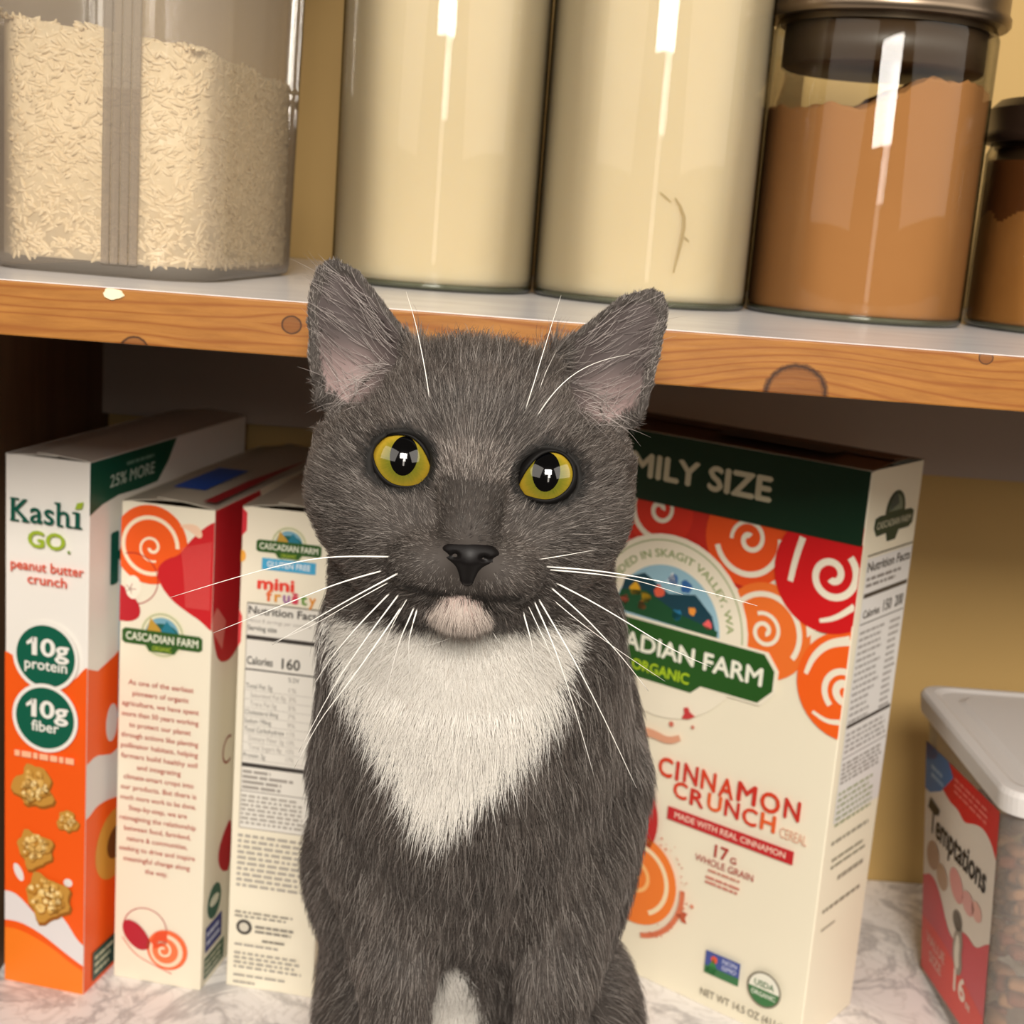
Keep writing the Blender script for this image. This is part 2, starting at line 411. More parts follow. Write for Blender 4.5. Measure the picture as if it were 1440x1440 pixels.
v, f = smudge(5.32, 17.1, 4.88, [([(950, 278), (958, 290), (964, 305), (964, 320), (960, 340), (954, 362), (948, 384)], .07), ([(928, 270), (935, 276), (944, 284)], .05), ([(960, 330), (968, 336), (973, 340)], .05)])
link_mesh('smudge', [(x-5.32, y-17.1, z) for x, y, z in v], f, mat('dusty_smudge', (150, 132, 96), .8, .1), _j)
glass_jar('cocoa_jar', 15.22, 17.3, 4.9, 12.85, 'glass jar part filled with cocoa coloured powder under a steel lid', m_steel, 3.4, .38, group='glass jars on the upper shelf')
m_cocoa = powder('cocoa_powder', (164, 116, 70), (150, 102, 58), 10, .2)
def cocoa_h(x, y):
    s = 1/(1+math.exp(-(x-15.0)*2.4))
    return 8.95+1.35*s+.10*math.sin(3.1*x+1)+.07*math.sin(5.3*y)+.06*math.sin(9*x+4*y)-.08*max(0, (x-18))
fill('cocoa_powder', 15.22, 17.3, 4.78, cocoa_h, m_cocoa, 'light brown cocoa powder heaped unevenly in the steel lidded jar', 'powder')
glass_jar('brown_sugar_jar', 25.55, 17.6, 4.85, 8.3, 'short glass jar of brown sugar with a black lid at the right end', m_blacklid, 1.9, .2, group='glass jars on the upper shelf')
m_bs1 = powder('pale_brown_sugar', (176, 124, 66), (150, 98, 46), 16, .6); m_bs2 = powder('dark_brown_sugar', (112, 66, 26), (92, 50, 18), 16, .6)
fill('brown_sugar', 25.55, 17.6, 4.72, lambda x, y: 7.6+.12*math.sin(2*x), [m_bs1, m_bs2], 'brown sugar in two shades inside the black lidded jar', 'sugar', mats_split=lambda i, V: 5.2+.25*math.sin(V[i][0]*2.3)+.2*math.sin(V[i][1]*3))

# ------------------------------------------------------------------ rice container
RC = (-21.2, 6.1); RA = math.radians(-7.0); RW, RD, RH = 9.25, 13.4, 23
rice_box = empty('rice_container', (RC[0], RC[1], HT), RA); tag(rice_box, 'large clear plastic food container of white rice at the left end of the shelf', 'container')
m_plastic = glass_mat('clear_food_plastic', (.96, .95, .92), (.55, .52, .45), .2, (214, 202, 186), .25, .08)
m_ridge = glass_mat('ridged_plastic', (.80, .78, .74), (.45, .43, .40), .30, (176, 164, 152), .3, .15)
rings = []
for z, ins, r in ((.0, .35, 2.2), (.15, .08, 2.4), (.5, .0, 2.5), (RH, -.35, 2.5)):
    rings.append([(x+RW/2, y+RD/2, z) for x, y in rrect(RW/2-ins, RD/2-ins, r, 10)])
link_mesh('container_body', *loft_vf(rings, True, False), m_plastic, rice_box, True)
v, f = loft_vf([[(x+RW/2, y+RD/2, z) for x, y in rrect(RW/2+e, RD/2+e, 1.8, 10)] for z, e in ((RH-.2, .2), (RH-.2, .75), (RH+1.4, .75), (RH+1.8, .2))]); link_mesh('lid', v, f, mat('container_lid', (60, 60, 60), .4), rice_box)
rp = []
for k in range(4): rp.append(box_vf(5.25+.37*k, 5.25+.37*k+.30, -.10, .02, .5, RH-.3))
link_mesh('grip_ridge', *join(rp), m_ridge, rice_box)
m_rice = mat('white_rice', (240, 222, 188), .45, .4, Subsurface_Weight=0.0); q = NT(m_rice)
q.set(q.b.inputs['Base Color'], q.mix(q.noise(q.coord(), 300, 2), srgb(232, 214, 182), srgb(206, 184, 146)))
def rice_top(x, y): return 9.45-.11*x-.03*y+.10*math.sin(1.7*x+.5)+.08*math.sin(2.9*x+1.3*y)+.05*math.sin(5*x)
def build_rice():
    hx, hy = RW/2-.33, RD/2-.33; out = rrect(hx, hy, 2.2, 10); V = []; Fc = []; n = len(out)
    for x, y in out:
        V.append((x+RW/2, y+RD/2, .55))
    for j in range(12, -1, -1):
        for x, y in out:
            k = j/12; X, Y = x*k+RW/2, y*k+RD/2; V.append((X, Y, rice_top(X, Y)))
    for j in range(13):
        for i in range(n):
            a = j*n+i; c = j*n+(i+1) % n; Fc.append((a, c, c+n, a+n))
    Fc.append(list(range(n))[::-1])
    V = np.array(V); R = np.random.default_rng(3)
    # whole grains lying against the walls and on the top
    seg, rg = 6, 5; gv = []; gf = []
    for j in range(rg+1):
        t = math.pi*j/rg
        for k in range(seg): gv.append((-math.cos(t), math.sin(t)*math.cos(2*math.pi*k/seg), math.sin(t)*math.sin(2*math.pi*k/seg)))
    for j in range(rg):
        for k in range(seg): gf.append((j*seg+k, j*seg+(k+1) % seg, (j+1)*seg+(k+1) % seg, (j+1)*seg+k))
    gv = np.array(gv); gf = np.array(gf)
    pos = []; nrm = []
    L = [0]; 
    for i in range(n):
        a = np.array(out[i]); b_ = np.array(out[(i+1) % n]); L.append(L[-1]+np.linalg.norm(b_-a))
    N = 5200
    while len(pos) < N:
        s = R.random()*L[-1]; i = int(np.searchsorted(L, s, 'right'))-1; i = min(max(i, 0), n-1); a = np.array(out[i]); b_ = np.array(out[(i+1) % n]); d = (b_-a)/(np.linalg.norm(b_-a)+1e-9)
        nn = np.array([d[1], -d[0]]); p = a+d*(s-L[i])
        if nn[1] > .5 or nn[0] < -.6: continue
        X, Y = p[0]+RW/2, p[1]+RD/2; z = .62+R.random()*(rice_top(X, Y)-.66)
        pos.append((X-nn[0]*R.random()*.12, Y-nn[1]*R.random()*.12, z)); nrm.append((nn[0], nn[1], 0))
    for _ in range(1700):
        X, Y = R.uniform(.6, RW-.6), R.uniform(.6, RD-.6); pos.append((X, Y, rice_top(X, Y)+.02)); nrm.append((0, 0, 1))
    pos = np.array(pos); nrm = np.array(nrm); M = len(pos)
    t1 = np.cross(nrm, np.where(np.abs(nrm[:, 2:]) > .5, [[1, 0, 0]], [[0, 0, 1]])); t1 /= np.linalg.norm(t1, axis=1)[:, None]; t2 = np.cross(nrm, t1)
    a = R.normal(0, .75, M)[:, None]; tilt = R.normal(0, .28, M)[:, None]
    ax = (np.cos(a)*t1+np.sin(a)*t2); ax = ax*np.cos(tilt)+nrm*np.sin(tilt); bx = np.cross(nrm, ax); bx /= np.linalg.norm(bx, axis=1)[:, None]; cx = np.cross(ax, bx)
    ln = R.uniform(.22, .33, M)[:, None, None]; wd = R.uniform(.075, .10, M)[:, None, None]
    G = pos[:, None, :]+ln*gv[None, :, 0:1]*ax[:, None, :]+wd*(gv[None, :, 1:2]*bx[:, None, :]+gv[None, :, 2:3]*cx[:, None, :])
    FF = gf[None]+(np.arange(M)*len(gv))[:, None, None]+len(V)
    V = np.concatenate([V, G.reshape(-1, 3)]); Fc = Fc+FF.reshape(-1, 4).tolist()
    c, s = math.cos(RA), math.sin(RA)
    W = np.stack([RC[0]+V[:, 0]*c-V[:, 1]*s, RC[1]+V[:, 0]*s+V[:, 1]*c, HT+V[:, 2]], 1)
    tag(link_mesh('rice', W, Fc, m_rice, None, True), 'long grain white rice seen through the clear plastic container', 'rice', kind='stuff')
build_rice()
# ------------------------------------------------------------------ cereal boxes
WHITE = (240, 236, 228); CREAM = (236, 228, 206); DKGREEN = (8, 84, 64); ORANGE = (240, 92, 22); RED = (196, 32, 36)
def carton(name, X, Y, a, w, d, h, color, label, along, top_c, gap=.25):
    """thin card box: origin at the near right bottom corner; along = 'y' or 'x', the long way of the top flaps"""
    t = empty(name, (X, Y, 0), a); tag(t, label, 'cereal box', 'cereal boxes on the lower shelf')
    m = mat('carton_card', color, .45, .4); mt = mat('carton_top', top_c, .5, .35); mi = mat('card_inside', (150, 128, 100), .8, .2)
    # walls bow out a little between the edges
    nx, nz = 6, 10; per = []
    for (ax, ay), (bx, by) in (((-w, 0), (0, 0)), ((0, 0), (0, d)), ((0, d), (-w, d)), ((-w, d), (-w, 0))):
        for i in range(nx):
            k = i/nx; per.append((ax+(bx-ax)*k, ay+(by-ay)*k))
    rings = []
    for j in range(nz+1): rings.append([(x, y, h*j/nz) for x, y in per])
    v, f = loft_vf(rings, True, False)
    o = link_mesh('carton', v, f, m, t); bevel(o, .07, 2)
    inner = link_mesh('minor_flap', *join([box_vf(-w+.05, -.05, .05, d-.05, h-.55, h-.5)]), mi, t)
    L, Wd = (d, w) if along == 'y' else (w, d)
    for side in (0, 1):
        rings = []; n = 10
        for e in (0.0, L):
            r = []
            for i in range(n+1):
                k = i/n*.62; z = h+gap*math.sin(min(1, k/.62)*math.pi*.5)+(.07 if side else 0)-.02
                r.append((k*Wd, z))
            r += [(p, z-.05) for p, z in r[::-1]]
            rings.append([((p if side == 0 else Wd-p), e, z) for p, z in r])
        v, f = loft_vf(rings)
        if along == 'y': v = [(-w+p, e, z) for p, e, z in v]
        else: v = [(-w+e, p, z) for p, e, z in v]
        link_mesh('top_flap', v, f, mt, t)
    front = lambda u, vv, off: (-w+u, -off, vv)
    side = lambda u, vv, off: (off, u, vv)
    return t, front, side
def farm_badge(A, u, v, w, text=True):
    """green nameplate under a small half-round landscape; w = plate width, v = plate centre"""
    h = w*.155; R_ = w*.21
    A.up(); A.disc(u, v+h*.35, R_*1.32, (226, 222, 190)); A.up(); A.ring(u, v+h*.35, R_*1.2, w*.012, (150, 160, 110)); A.disc(u, v+h*.35, R_, (120, 168, 186), a0=0, a1=180)
    A.up(); A.disc(u, v+h*.35, R_*.98, (28, 92, 84), R_*.66, a0=0, a1=180); A.up(); A.poly([(u-R_*.95, v+h*.4), (u-R_*.7, v+h*1.6), (u-R_*.2, v+h*.9), (u+R_*.1, v+h*.4)], (190, 150, 60))
    A.poly([(u-.2*R_, v+h*.4), (u+.25*R_, v+h*1.5), (u+.9*R_, v+h*.5)], (40, 120, 140))
    A.up(); c = (48, 88, 34)
    A.poly([(u-w/2, v+h*.42), (u-w*.46, v+h*.6), (u+w*.46, v+h*.6), (u+w/2, v+h*.42), (u+w/2, v-h*.42), (u+w*.46, v-h*.6), (u+w*.2, v-h*.6), (u+w*.16, v-h*1.05), (u-w*.16, v-h*1.05), (u-w*.2, v-h*.6), (u-w*.46, v-h*.6), (u-w/2, v-h*.42)], c)
    A.up()
    if text:
        A.text('CASCADIAN FARM', u, v-h*.30, h*.62, (236, 236, 216), w*.9, 'C', .02); A.text('ORGANIC', u, v-h*.92, h*.36, (168, 190, 60), w*.24, 'C', .02)
def granola(A, u, v, r, seed):
    q = random.Random(seed); A.up(); A.poly(wob(u+.06*r, v-.1*r, r, 30, .2, seed), (150, 92, 30)); A.up(); A.poly(wob(u, v, r*.96, 30, .2, seed), (196, 144, 62)); A.up()
    for k in range(26):
        a = q.uniform(0, 6.28); d = math.sqrt(q.random())*.72*r; x, y, e = u+d*math.cos(a), v+d*math.sin(a), r*q.uniform(.14, .27)
        A.poly(wob(x+.03*r, y-.05*r, e, 10, .2, seed*31+k), q.choice([(140, 88, 30), (158, 104, 38)])); A.up(); A.poly(wob(x, y, e*.9, 10, .2, seed*31+k), q.choice([(222, 176, 92), (206, 156, 72), (236, 198, 120), (190, 136, 56)])); A.up()
        A.poly(wob(x-.04*r, y+.05*r, e*.45, 8, .2, seed+k), q.choice([(244, 214, 148), (228, 184, 104)])); A.layer -= 2
    A.up(3)

# --- tall white and orange box, left
w, h = 4.4436, 27.733
t, FR, SD = carton('cereal_box', -19.7871, 16.8961, -.2089, w, 18.5, h, WHITE, 'tall white and orange cereal box with two green circles, leftmost on the lower shelf', 'y', (196, 190, 180), .16)
A = Art((0, 0, w, h-.02))
A.up(); A.blob([(-1, 17.9), (0, 17.84), (.5, 17.65), (.96, 17.2), (1.6, 16.6), (2.9, 16.4), (3.79, 16.86), (4.2, 17.4), (w, 17.6), (w+1, 17.7), (w+1, -1), (-1, -1)], ORANGE)
A.up(); A.blob([(-1, 5.0), (0, 5.0), (.45, 5.0), (.87, 4.78), (1.4, 4.3), (1.77, 3.94), (2.15, 3.6), (2.32, 3.62), (2.2, 3.95), (2.25, 4.3), (2.45, 4.48), (2.8, 4.45), (3.15, 4.2), (3.56, 3.77), (4.0, 3.1), (w, 2.7), (w+1, 2.5), (w+1, 1.2), (w, 1.6), (4.16, 1.73), (3.5, 2.1), (2.94, 2.45), (2.1, 2.95), (1.26, 3.3), (.6, 3.42), (0, 3.38), (-1, 3.4)], (226, 222, 222))
A.blob([(-1, 2.9), (0, 2.95), (.6, 3.0), (1.26, 2.85), (2.1, 2.55), (2.94, 2.15), (3.6, 1.7), (w, 1.3), (w+1, 1), (w+1, -1), (0, -1), (-1, -1)], (244, 128, 36))
A.disc(.78, 6.15, .22, (232, 226, 222), .5, 25); A.disc(3.54, 6.05, .24, (232, 226, 222), .22)
granola(A, 1.6, 10.95, 1.12, 5); granola(A, 3.5, 9.4, .58, 9); granola(A, 1.72, 7.6, 1.0, 14); granola(A, 2.45, 5.1, 1.25, 21)
A.up()
for cv, word in ((17.9, 'protein'), (14.72, 'fiber')):
    A.up(); A.disc(2.3, cv, 1.78, (240, 236, 228)); A.up(); A.disc(2.3, cv, 1.58, (10, 92, 70)); A.up()
    A.text('0g', 2.02, cv+.0, .92, (240, 238, 230), 1.55, 'L', .035); A.rect_(1.56, cv, 1.84, cv+.92, (240, 238, 230)); A.poly([(1.26, cv+.62), (1.6, cv+.92), (1.7, cv+.92), (1.7, cv+.7), (1.3, cv+.48)], (240, 238, 230)); A.text(word, 2.32, cv-.72, .56, (240, 238, 230), 2.3 if word == 'protein' else 1.5, 'C', .02)
A.lines(.65, 3.9, 12.9, 12.45, 1, (250, 190, 150), .7, 0., 6)
A.text('Kash', .42, 24.52, 1.12, (6, 84, 68), 3.1, 'L', .018); A.rect_(3.82, 24.52, 4.06, 25.30, (6, 84, 68)); A.poly([(3.80, 25.45), (4.15, 25.5), (4.25, 25.85), (3.9, 25.75)], (158, 182, 50))
for a0, a1, vv in ((.38, .86, 24.52), (.38, .86, 25.58), (1.0, 1.42, 24.52), (2.9, 3.2, 24.52), (3.35, 3.7, 24.52), (2.72, 3.05, 25.6), (3.72, 4.18, 24.52), (3.66, 3.95, 25.24)): A.rect_(a0, vv-.02, a1, vv+.08, (6, 84, 68))
A.text('GO', 2.32, 23.32, .84, (158, 182, 50), 2.0, 'C', .04); A.disc(3.5, 23.3, .08, (120, 150, 60))
A.text('peanut butter', 2.36, 22.15, .50, (226, 84, 54), 3.9, 'C', .02); A.text('crunch', 2.36, 21.5, .5, (226, 84, 54), 2.1, 'C', .02)
A.build('printed_side_panel', t, FR)
A = Art((0, 0, 18.5, h-.02))
A.up(); A.poly([(0, 25.15), (1.2, 25.5), (2.8, 25.7), (5, 25.65), (7.0, 25.7), (8.2, 26.6), (9.2, h), (0, h)], (4, 78, 56)); A.up()
A.text('25% MORE', 1.9, 26.2, .62, (190, 206, 190), 4.7, 'L', .02, .12); A.lines(3.6, 6.6, 27.3, 27.0, 1, (120, 160, 140), .6, .1, 3)
A.text('Kashi', 2.1, 21.2, 2.7, (6, 84, 68), 13, 'L', .02)
A.poly([(0, 17.5), (1, 17.1), (2.6, 17.4), (6, 18.5), (12, 17), (19.6, 18), (19.6, 0), (0, 0)], ORANGE); A.up()
A.blob([(-1, 12.4), (0, 12.5), (.9, 12.7), (1.8, 12.4), (2.8, 12.1), (5, 13), (9, 11.5), (9, 8), (2.9, 9.7), (1.2, 9.95), (.5, 9.7), (0, 9.6), (-1, 9.6)], (222, 218, 216)); A.disc(2.5, 13.9, .6, (222, 218, 216), 1.0)
A.up(); A.disc(3.0, 7.1, 2.0, (212, 150, 60), 1.9); A.up(); A.disc(3.2, 7.1, 1.0, (120, 70, 30), .9); granola(A, 8, 6, 2.4, 40)
A.up(); A.rect_(.8, .3, 3.2, 1.9, (34, 74, 66)); A.up(); A.lines(1.0, 3.0, 1.7, .5, 3, (190, 196, 170), .5, .3, 3)
A.rect_(3.0, 14, 3.3, 24.5, (150, 186, 210))
A.build('printed_front_panel', t, SD)

# --- cream box with apple and swirl
w, h = 4.8511, 25.633
t, FR, SD = carton('cereal_box', -14.0311, 18.0007, -.18, w, 18.4, h, CREAM, 'cream cereal box with a red apple, an orange swirl and a long paragraph', 'y', (176, 168, 152), .3)
A = Art((0, 0, w, h-.02)); SW = (236, 92, 30)
A.up(); A.disc(1.55, 23.55, 1.95, SW, 2.0); A.up()
A.ring(1.55, 23.5, 1.42, .2, (244, 226, 196), 0, 300); A.spiral(1.62, 23.42, .12, .72, 200, 1.25, .17, (244, 226, 196), .1)
A.up(); A.blob([(1.9, 22.4), (2.4, 22.95), (3.1, 23.2), (3.6, 24.0), (4.3, 24.7), (w, 25.1), (w+1, 25.2), (w+1, 19.3), (w, 19.5), (4.3, 20.0), (3.5, 20.4), (2.7, 20.9), (2.1, 21.6)], (198, 34, 40)); A.up()
for k in range(16): A.stroke([(3.2+.1*k, 23.6+.05*k-.02*k), (3.4+.085*k, 22.0), (3.5+.08*k, 20.6)], .028, (222, 104, 98))
A.blob([(2.9, 24.7), (3.6, 24.5), (4.1, 24.1), (4.3, 24.4), (3.9, 24.9)], (238, 200, 170))
A.blob([(-1, 21.6), (0, 21.4), (.5, 21.1), (1.1, 20.4), (1.1, 19.8), (.6, 19.5), (0, 19.5), (-1, 19.5)], (186, 34, 44))
A.up(); A.ring(.7, 21.75, 1.3, .05, (170, 30, 40), -80, 110); A.disc(.7, 21.3, .42, (244, 234, 214), .6)
for k in range(5): A.stroke([(.55, 21.2), (.55+.3*math.cos(k*1.25), 21.2+.3*math.sin(k*1.25))], .05, (180, 60, 60))
farm_badge(A, 2.3, 18.8, 4.25)
para = ['As one of the earliest', 'pioneers of organic', 'agriculture, we have spent', 'more than 50 years working', 'to protect our planet', 'through actions like planting', 'pollinator habitats, helping', 'farmers build healthy soil', 'and integrating', 'climate-smart crops into', 'our products. But there is', 'much more work to be done.', 'Step-by-step, we are', 'reimagining the relationship', 'between food, farmland,', 'nature & communities,', 'seeking to drive and inspire', 'meaningful change along', 'the way.']
for i, s in enumerate(para): A.text(s, 2.3, 16.25-.562*i, .27, (176, 76, 64), min(4.15, .158*len(s)), 'C', .012)
A.up(); A.blob([(.5, 3.3), (.9, 3.45), (1.5, 3.2), (2.1, 2.4), (2.05, 1.95), (1.5, 1.75), (.9, 2.1), (.5, 2.7)], (178, 32, 48)); A.ring(1.75, 3.0, 1.2, .05, (178, 60, 64), -30, 170)
A.disc(3.0, 2.05, 1.12, (238, 108, 60)); A.up(); A.disc(2.95, 2.0, .92, (246, 214, 184)); A.up(); A.disc(2.9, 2.0, .72, (238, 120, 72)); A.up(); A.spiral(2.8, 2.0, .1, .5, 60, 1.2, .12, (246, 220, 190)); A.stroke([(.5, 2.4), (1.2, 1.5), (2.4, 1.05), (3.3, .75)], .06, (222, 130, 110))
A.poly([(2.1, 2.4), (2.4, 3.0), (3.0, 3.1), (3.0, 2.4), (2.3, 2.0)], (226, 80, 40))
A.build('printed_side_panel', t, FR)
A = Art((0, 0, 18.4, h-.02)); A.up()
A.blob([(-1, h+1), (0, h+1), (6, h+1), (7, 22), (5.4, 19.4), (3.2, 17.3), (1.1, 17.5), (.35, 18.7), (-.1, 20.5), (-1, 21)], (186, 30, 38))
A.up(); A.poly([(0, 20.2), (.6, 20.6), (1.8, 19.6), (1.4, 18.2), (.4, 19.2), (0, 19.6)], (214, 120, 108))
A.blob([(3.6, 8.4), (2.6, 7.9), (1.8, 7.1), (1.9, 6.2), (2.6, 5.5), (3.6, 5.2)], (180, 32, 44)); A.ring(2.7, 12.4, .7, .12, (150, 70, 60), 60, 300)
A.disc(1.5, 4.4, .9, (60, 100, 84), .95); A.up(); A.disc(1.5, 4.45, .6, (220, 220, 200), .3); A.rect_(.45, 1.9, 2.6, 3.3, (60, 66, 130)); A.up(); A.lines(.6, 2.5, 3.1, 2.1, 2, (190, 196, 220), .5, .2, 3); A.rect_(.4, .4, 3.0, 1.6, (70, 100, 78)); A.up(); A.lines(.5, 2.9, 1.5, .5, 3, (206, 204, 180), .4, .2, 3)
A.build('printed_front_panel', t, SD)
A = Art((0, 0, w, 18)); A.up(); A.poly([(1.5, 2.6), (3.2, 2.6), (3.2, 8.6), (1.5, 8.6)], (24, 84, 190)); A.poly([(4.2, 0), (w, 0), (w, 14), (4.2, 6)], (150, 26, 34))
A.build('printed_top', t, lambda u, v, off: (-w+u, v, h+.37+off))

# --- cream box with nutrition panel, next to the cat
w, h = 4.7178, 25.809
t, FR, SD = carton('cereal_box', -8.1844, 18.1344, -.14, w, 18.2, h, CREAM, 'cream cereal box with a printed nutrition table, half hidden by the cat', 'y', (176, 168, 152), .3)
A = Art((0, 0, w, h-.02)); K = (58, 54, 50); G = (156, 150, 142)
A.up(); A.poly([(0, 25.7), (.25, 25.5), (.25, 24.6), (0, 24.3)], (210, 50, 60)); A.disc(.05, 23.3, .2, (240, 170, 70), .3); A.poly([(0, 20.6), (.18, 20.2), (.15, 18.9), (0, 18.6)], (214, 70, 70))
farm_badge(A, 2.42, 23.92, 3.3)
A.up(3); A.rect_(1.1, 22.75, 3.83, 23.33, (70, 164, 206)); A.up(); A.text('GLUTEN FREE', 2.46, 22.9, .3, (236, 240, 240), 2.2, 'C', .02)
A.text('mini', .9, 21.72, .66, (226, 66, 52), 1.9, 'L', .05)
for i, (c_, col) in enumerate(zip('fruity', [(226, 110, 60), (220, 150, 60), (150, 90, 150), (206, 70, 90), (110, 150, 70), (226, 150, 60)])): A.text(c_, 1.36+.44*i, 21.15, .6, col, .36, 'L', .04)
bx = .42
A.rect_(bx, 9.0, 4.4, 9.04, G); A.rect_(bx, 20.95, 4.4, 21.0, K); A.rect_(bx, 9.0, bx+.04, 21, G); A.rect_(4.36, 9.0, 4.4, 21, G)
A.up(); A.poly([(bx+.05, 9.05), (4.35, 9.05), (4.35, 20.93), (bx+.05, 20.93)], (226, 222, 212)); A.up()
A.text('Nutrition Facts', .52, 20.42, .42, K, 3.7, 'L', .03); A.text('About 8 servings per container', .5, 20.0, .2, G, 3.3); A.text('Serving size', .5, 19.58, .26, K, 1.5, 'L', .02); A.rect_(.46, 19.1, 4.35, 19.32, K)
A.text('Calories', .52, 17.8, .42, K, 1.35, 'L', .03); A.text('160', 2.32, 17.75, .56, K, .95, 'L', .03); A.rect_(.46, 17.5, 4.35, 17.58, K); A.text('% DV', 2.7, 17.1, .24, K, .55)
nut = ['Total Fat 3g', 'Saturated Fat 0g', 'Trans Fat 0g', 'Cholesterol 0mg', 'Sodium 190mg', 'Total Carbohydrate', 'Dietary Fiber 2g', 'Total Sugars 8g', 'Protein 2g']
for i, s in enumerate(nut):
    vv = 16.55-.46*i; A.text(s, .52+(.25 if i in (1, 2, 6, 7) else 0), vv, .25, K if i not in (1, 2, 6, 7) else G, .115*len(s)); A.rect_(.5, vv-.12, 4.3, vv-.1, G); A.text('%d%%' % (i*2+1), 2.75, vv, .24, G, .4)
A.rect_(.46, 12.35, 4.35, 12.58, K)
for i in range(4): A.lines(.52, 3.4, 12.2-.28*i, 12.0-.28*i, 1, G, .8, .5, 3)
A.rect_(.46, 11.02, 4.35, 11.08, G); A.lines(.5, 3.9, 10.9, 9.2, 7, (166, 160, 150), .55, .15, 10)
A.lines(.4, 4.1, 8.75, 5.7, 10, (168, 162, 152), .5, .15, 9); A.lines(.38, 3.7, 4.45, 4.0, 2, (140, 134, 124), .5, .2, 9)
A.disc(.9, 3.5, .42, K); A.up(); A.disc(.9, 3.5, .26, (206, 200, 184)); A.lines(1.5, 3.6, 3.75, 3.2, 2, (126, 120, 112), .5, .2, 5); A.lines(1.9, 3.1, 2.95, 2.75, 1, (110, 104, 96), .6, 0, 2)
A.lines(.42, 3.0, 2.6, 2.4, 1, G, .6, .5, 5); A.lines(.42, 4.2, 2.15, 1.1, 4, (160, 154, 144), .5, .15, 12); A.lines(.42, 3.4, .85, .65, 1, G, .6, .3, 6); A.lines(.42, 1.6, .45, .25, 1, G, .6, 0, 3)
A.build('printed_side_panel', t, FR)

# --- big family size box, right
w, d, h = 20.6925, 6.0537, 30.1958
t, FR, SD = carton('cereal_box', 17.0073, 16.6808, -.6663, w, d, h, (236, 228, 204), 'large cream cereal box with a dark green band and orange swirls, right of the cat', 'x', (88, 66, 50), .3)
A = Art((0, 0, w, h-.02)); CR = (238, 230, 208); OR = (240, 98, 28); OR2 = (232, 84, 30); RD = (206, 24, 28); RD2 = (198, 44, 32)
A.up(); A.poly([(0, 26.6), (w, 26.6), (w, 22.6), (19.0, 22.9), (17.6, 23.5), (16, 24.2), (14.6, 22.9), (12, 24.2), (10.3, 24.6), (8, 24.3), (6, 22.6), (4, 21), (2, 20), (0, 21)], RD2)
for k, (u, v, r, c, rs, a0) in enumerate([(9.2, 26.2, 2.1, (214, 52, 34), .9, 10), (14.6, 25.7, 2.45, OR2, 1.05, 80), (5.2, 25.6, 2.4, OR, 1.0, 40), (1.6, 24.6, 2.8, RD, 1.3, 20), (4.6, 21.4, 2.4, OR, 1.0, 0), (1.0, 19.5, 2.6, OR, 1.0, 60)]):
    A.up(); A.disc(u, v, r, c); A.up(); A.ring(u, v, r*.74, .3, CR, a0+120, a0+290); A.spiral(u+.1, v, .15, rs, a0, 1.3, .3, CR, .2)
A.up(); A.disc(16.15, 21.25, 2.5, (236, 116, 46)); A.up(); A.ring(16.1, 21.2, 1.95, .28, CR, -30, 150); A.spiral(16.1, 21.25, .15, .95, 300, 1.5, .24, CR, .2)
A.up(); A.disc(20.9, 19.6, 2.75, OR); A.up(); A.stroke([(18.6, 19.7), (18.9, 20.7), (19.6, 21.5), (20.69, 21.9)], .2, CR, .5); A.spiral(20.75, 19.4, .3, 1.15, 90, 1.4, .4, CR, .3); A.stroke([(19.2, 17.9), (20.0, 17.6), (20.69, 17.75)], .15, CR, .3)
A.up(); A.poly([(18.3, 23.1), (18.6, 22.5), (19.5, 22.45), (18.9, 22.0), (18.45, 21.5), (18.3, 22.2)], CR)
A.up(); A.disc(19.2, 24.9, 2.95, RD); A.disc(15.3, 23.6, .01, RD); A.up(); A.stroke([(17.6, 26.4), (17.35, 25.3), (17.2, 24.1)], .35, CR, .3); A.spiral(19.35, 24.85, .2, 1.35, 250, 1.45, .34, CR, .36); A.stroke([(19.0, 22.5), (19.8, 22.8), (20.69, 23.6)], .18, CR, .34)
A.up(); A.disc(10.35, 20.1, 4.95, CR); A.up(); A.ring(10.35, 20.1, 4.62, .07, (150, 168, 110), 0, 180); A.disc(10.35, 20.1, 3.3, (150, 190, 206), a0=0, a1=180)
A.arc_text('FOUNDED IN SKAGIT VALLEY, WA', 10.35, 20.1, 3.72, 90, .42, (140, 158, 96), 165, .02)
A.up(); A.poly([(7.2, 20.6), (7.6, 22.2), (8.8, 22.7), (10.4, 21.9), (12, 22.2), (13.1, 21.3), (13.4, 20.5)], (24, 64, 78)); A.up(); A.poly([(7.1, 20.4), (7.4, 21.5), (9, 21.8), (11, 21.0), (13.5, 20.6), (13.5, 20.2)], (26, 78, 46))
for u, v, r, c in ((8.3, 21.7, .35, (224, 170, 40)), (9.0, 21.4, .3, (230, 180, 40)), (9.8, 21.9, .32, (226, 96, 70)), (8.8, 20.9, .25, (240, 130, 80)), (11.9, 21.3, .22, (236, 150, 60)), (12.9, 20.8, .25, (236, 100, 100)), (7.7, 21.0, .25, (230, 110, 90)), (11, 20.9, .3, (40, 120, 160)), (10.6, 22.7, .3, (60, 110, 170)), (11.4, 22.5, .35, (50, 100, 160))): A.poly(wob(u, v, r, 12, .2, int(u*10)), c)
A.poly([(10.2, 22.6), (10.5, 23.1), (10.9, 22.4)], (230, 236, 240))
pl = [(8.55, 16.95), (12.29, 16.95), (12.85, 17.46), (16.18, 17.5), (16.95, 18.3), (16.95, 19.35), (16.3, 20.1), (4.4, 20.1), (3.75, 19.35), (3.75, 18.3), (4.5, 17.5), (7.9, 17.46)]
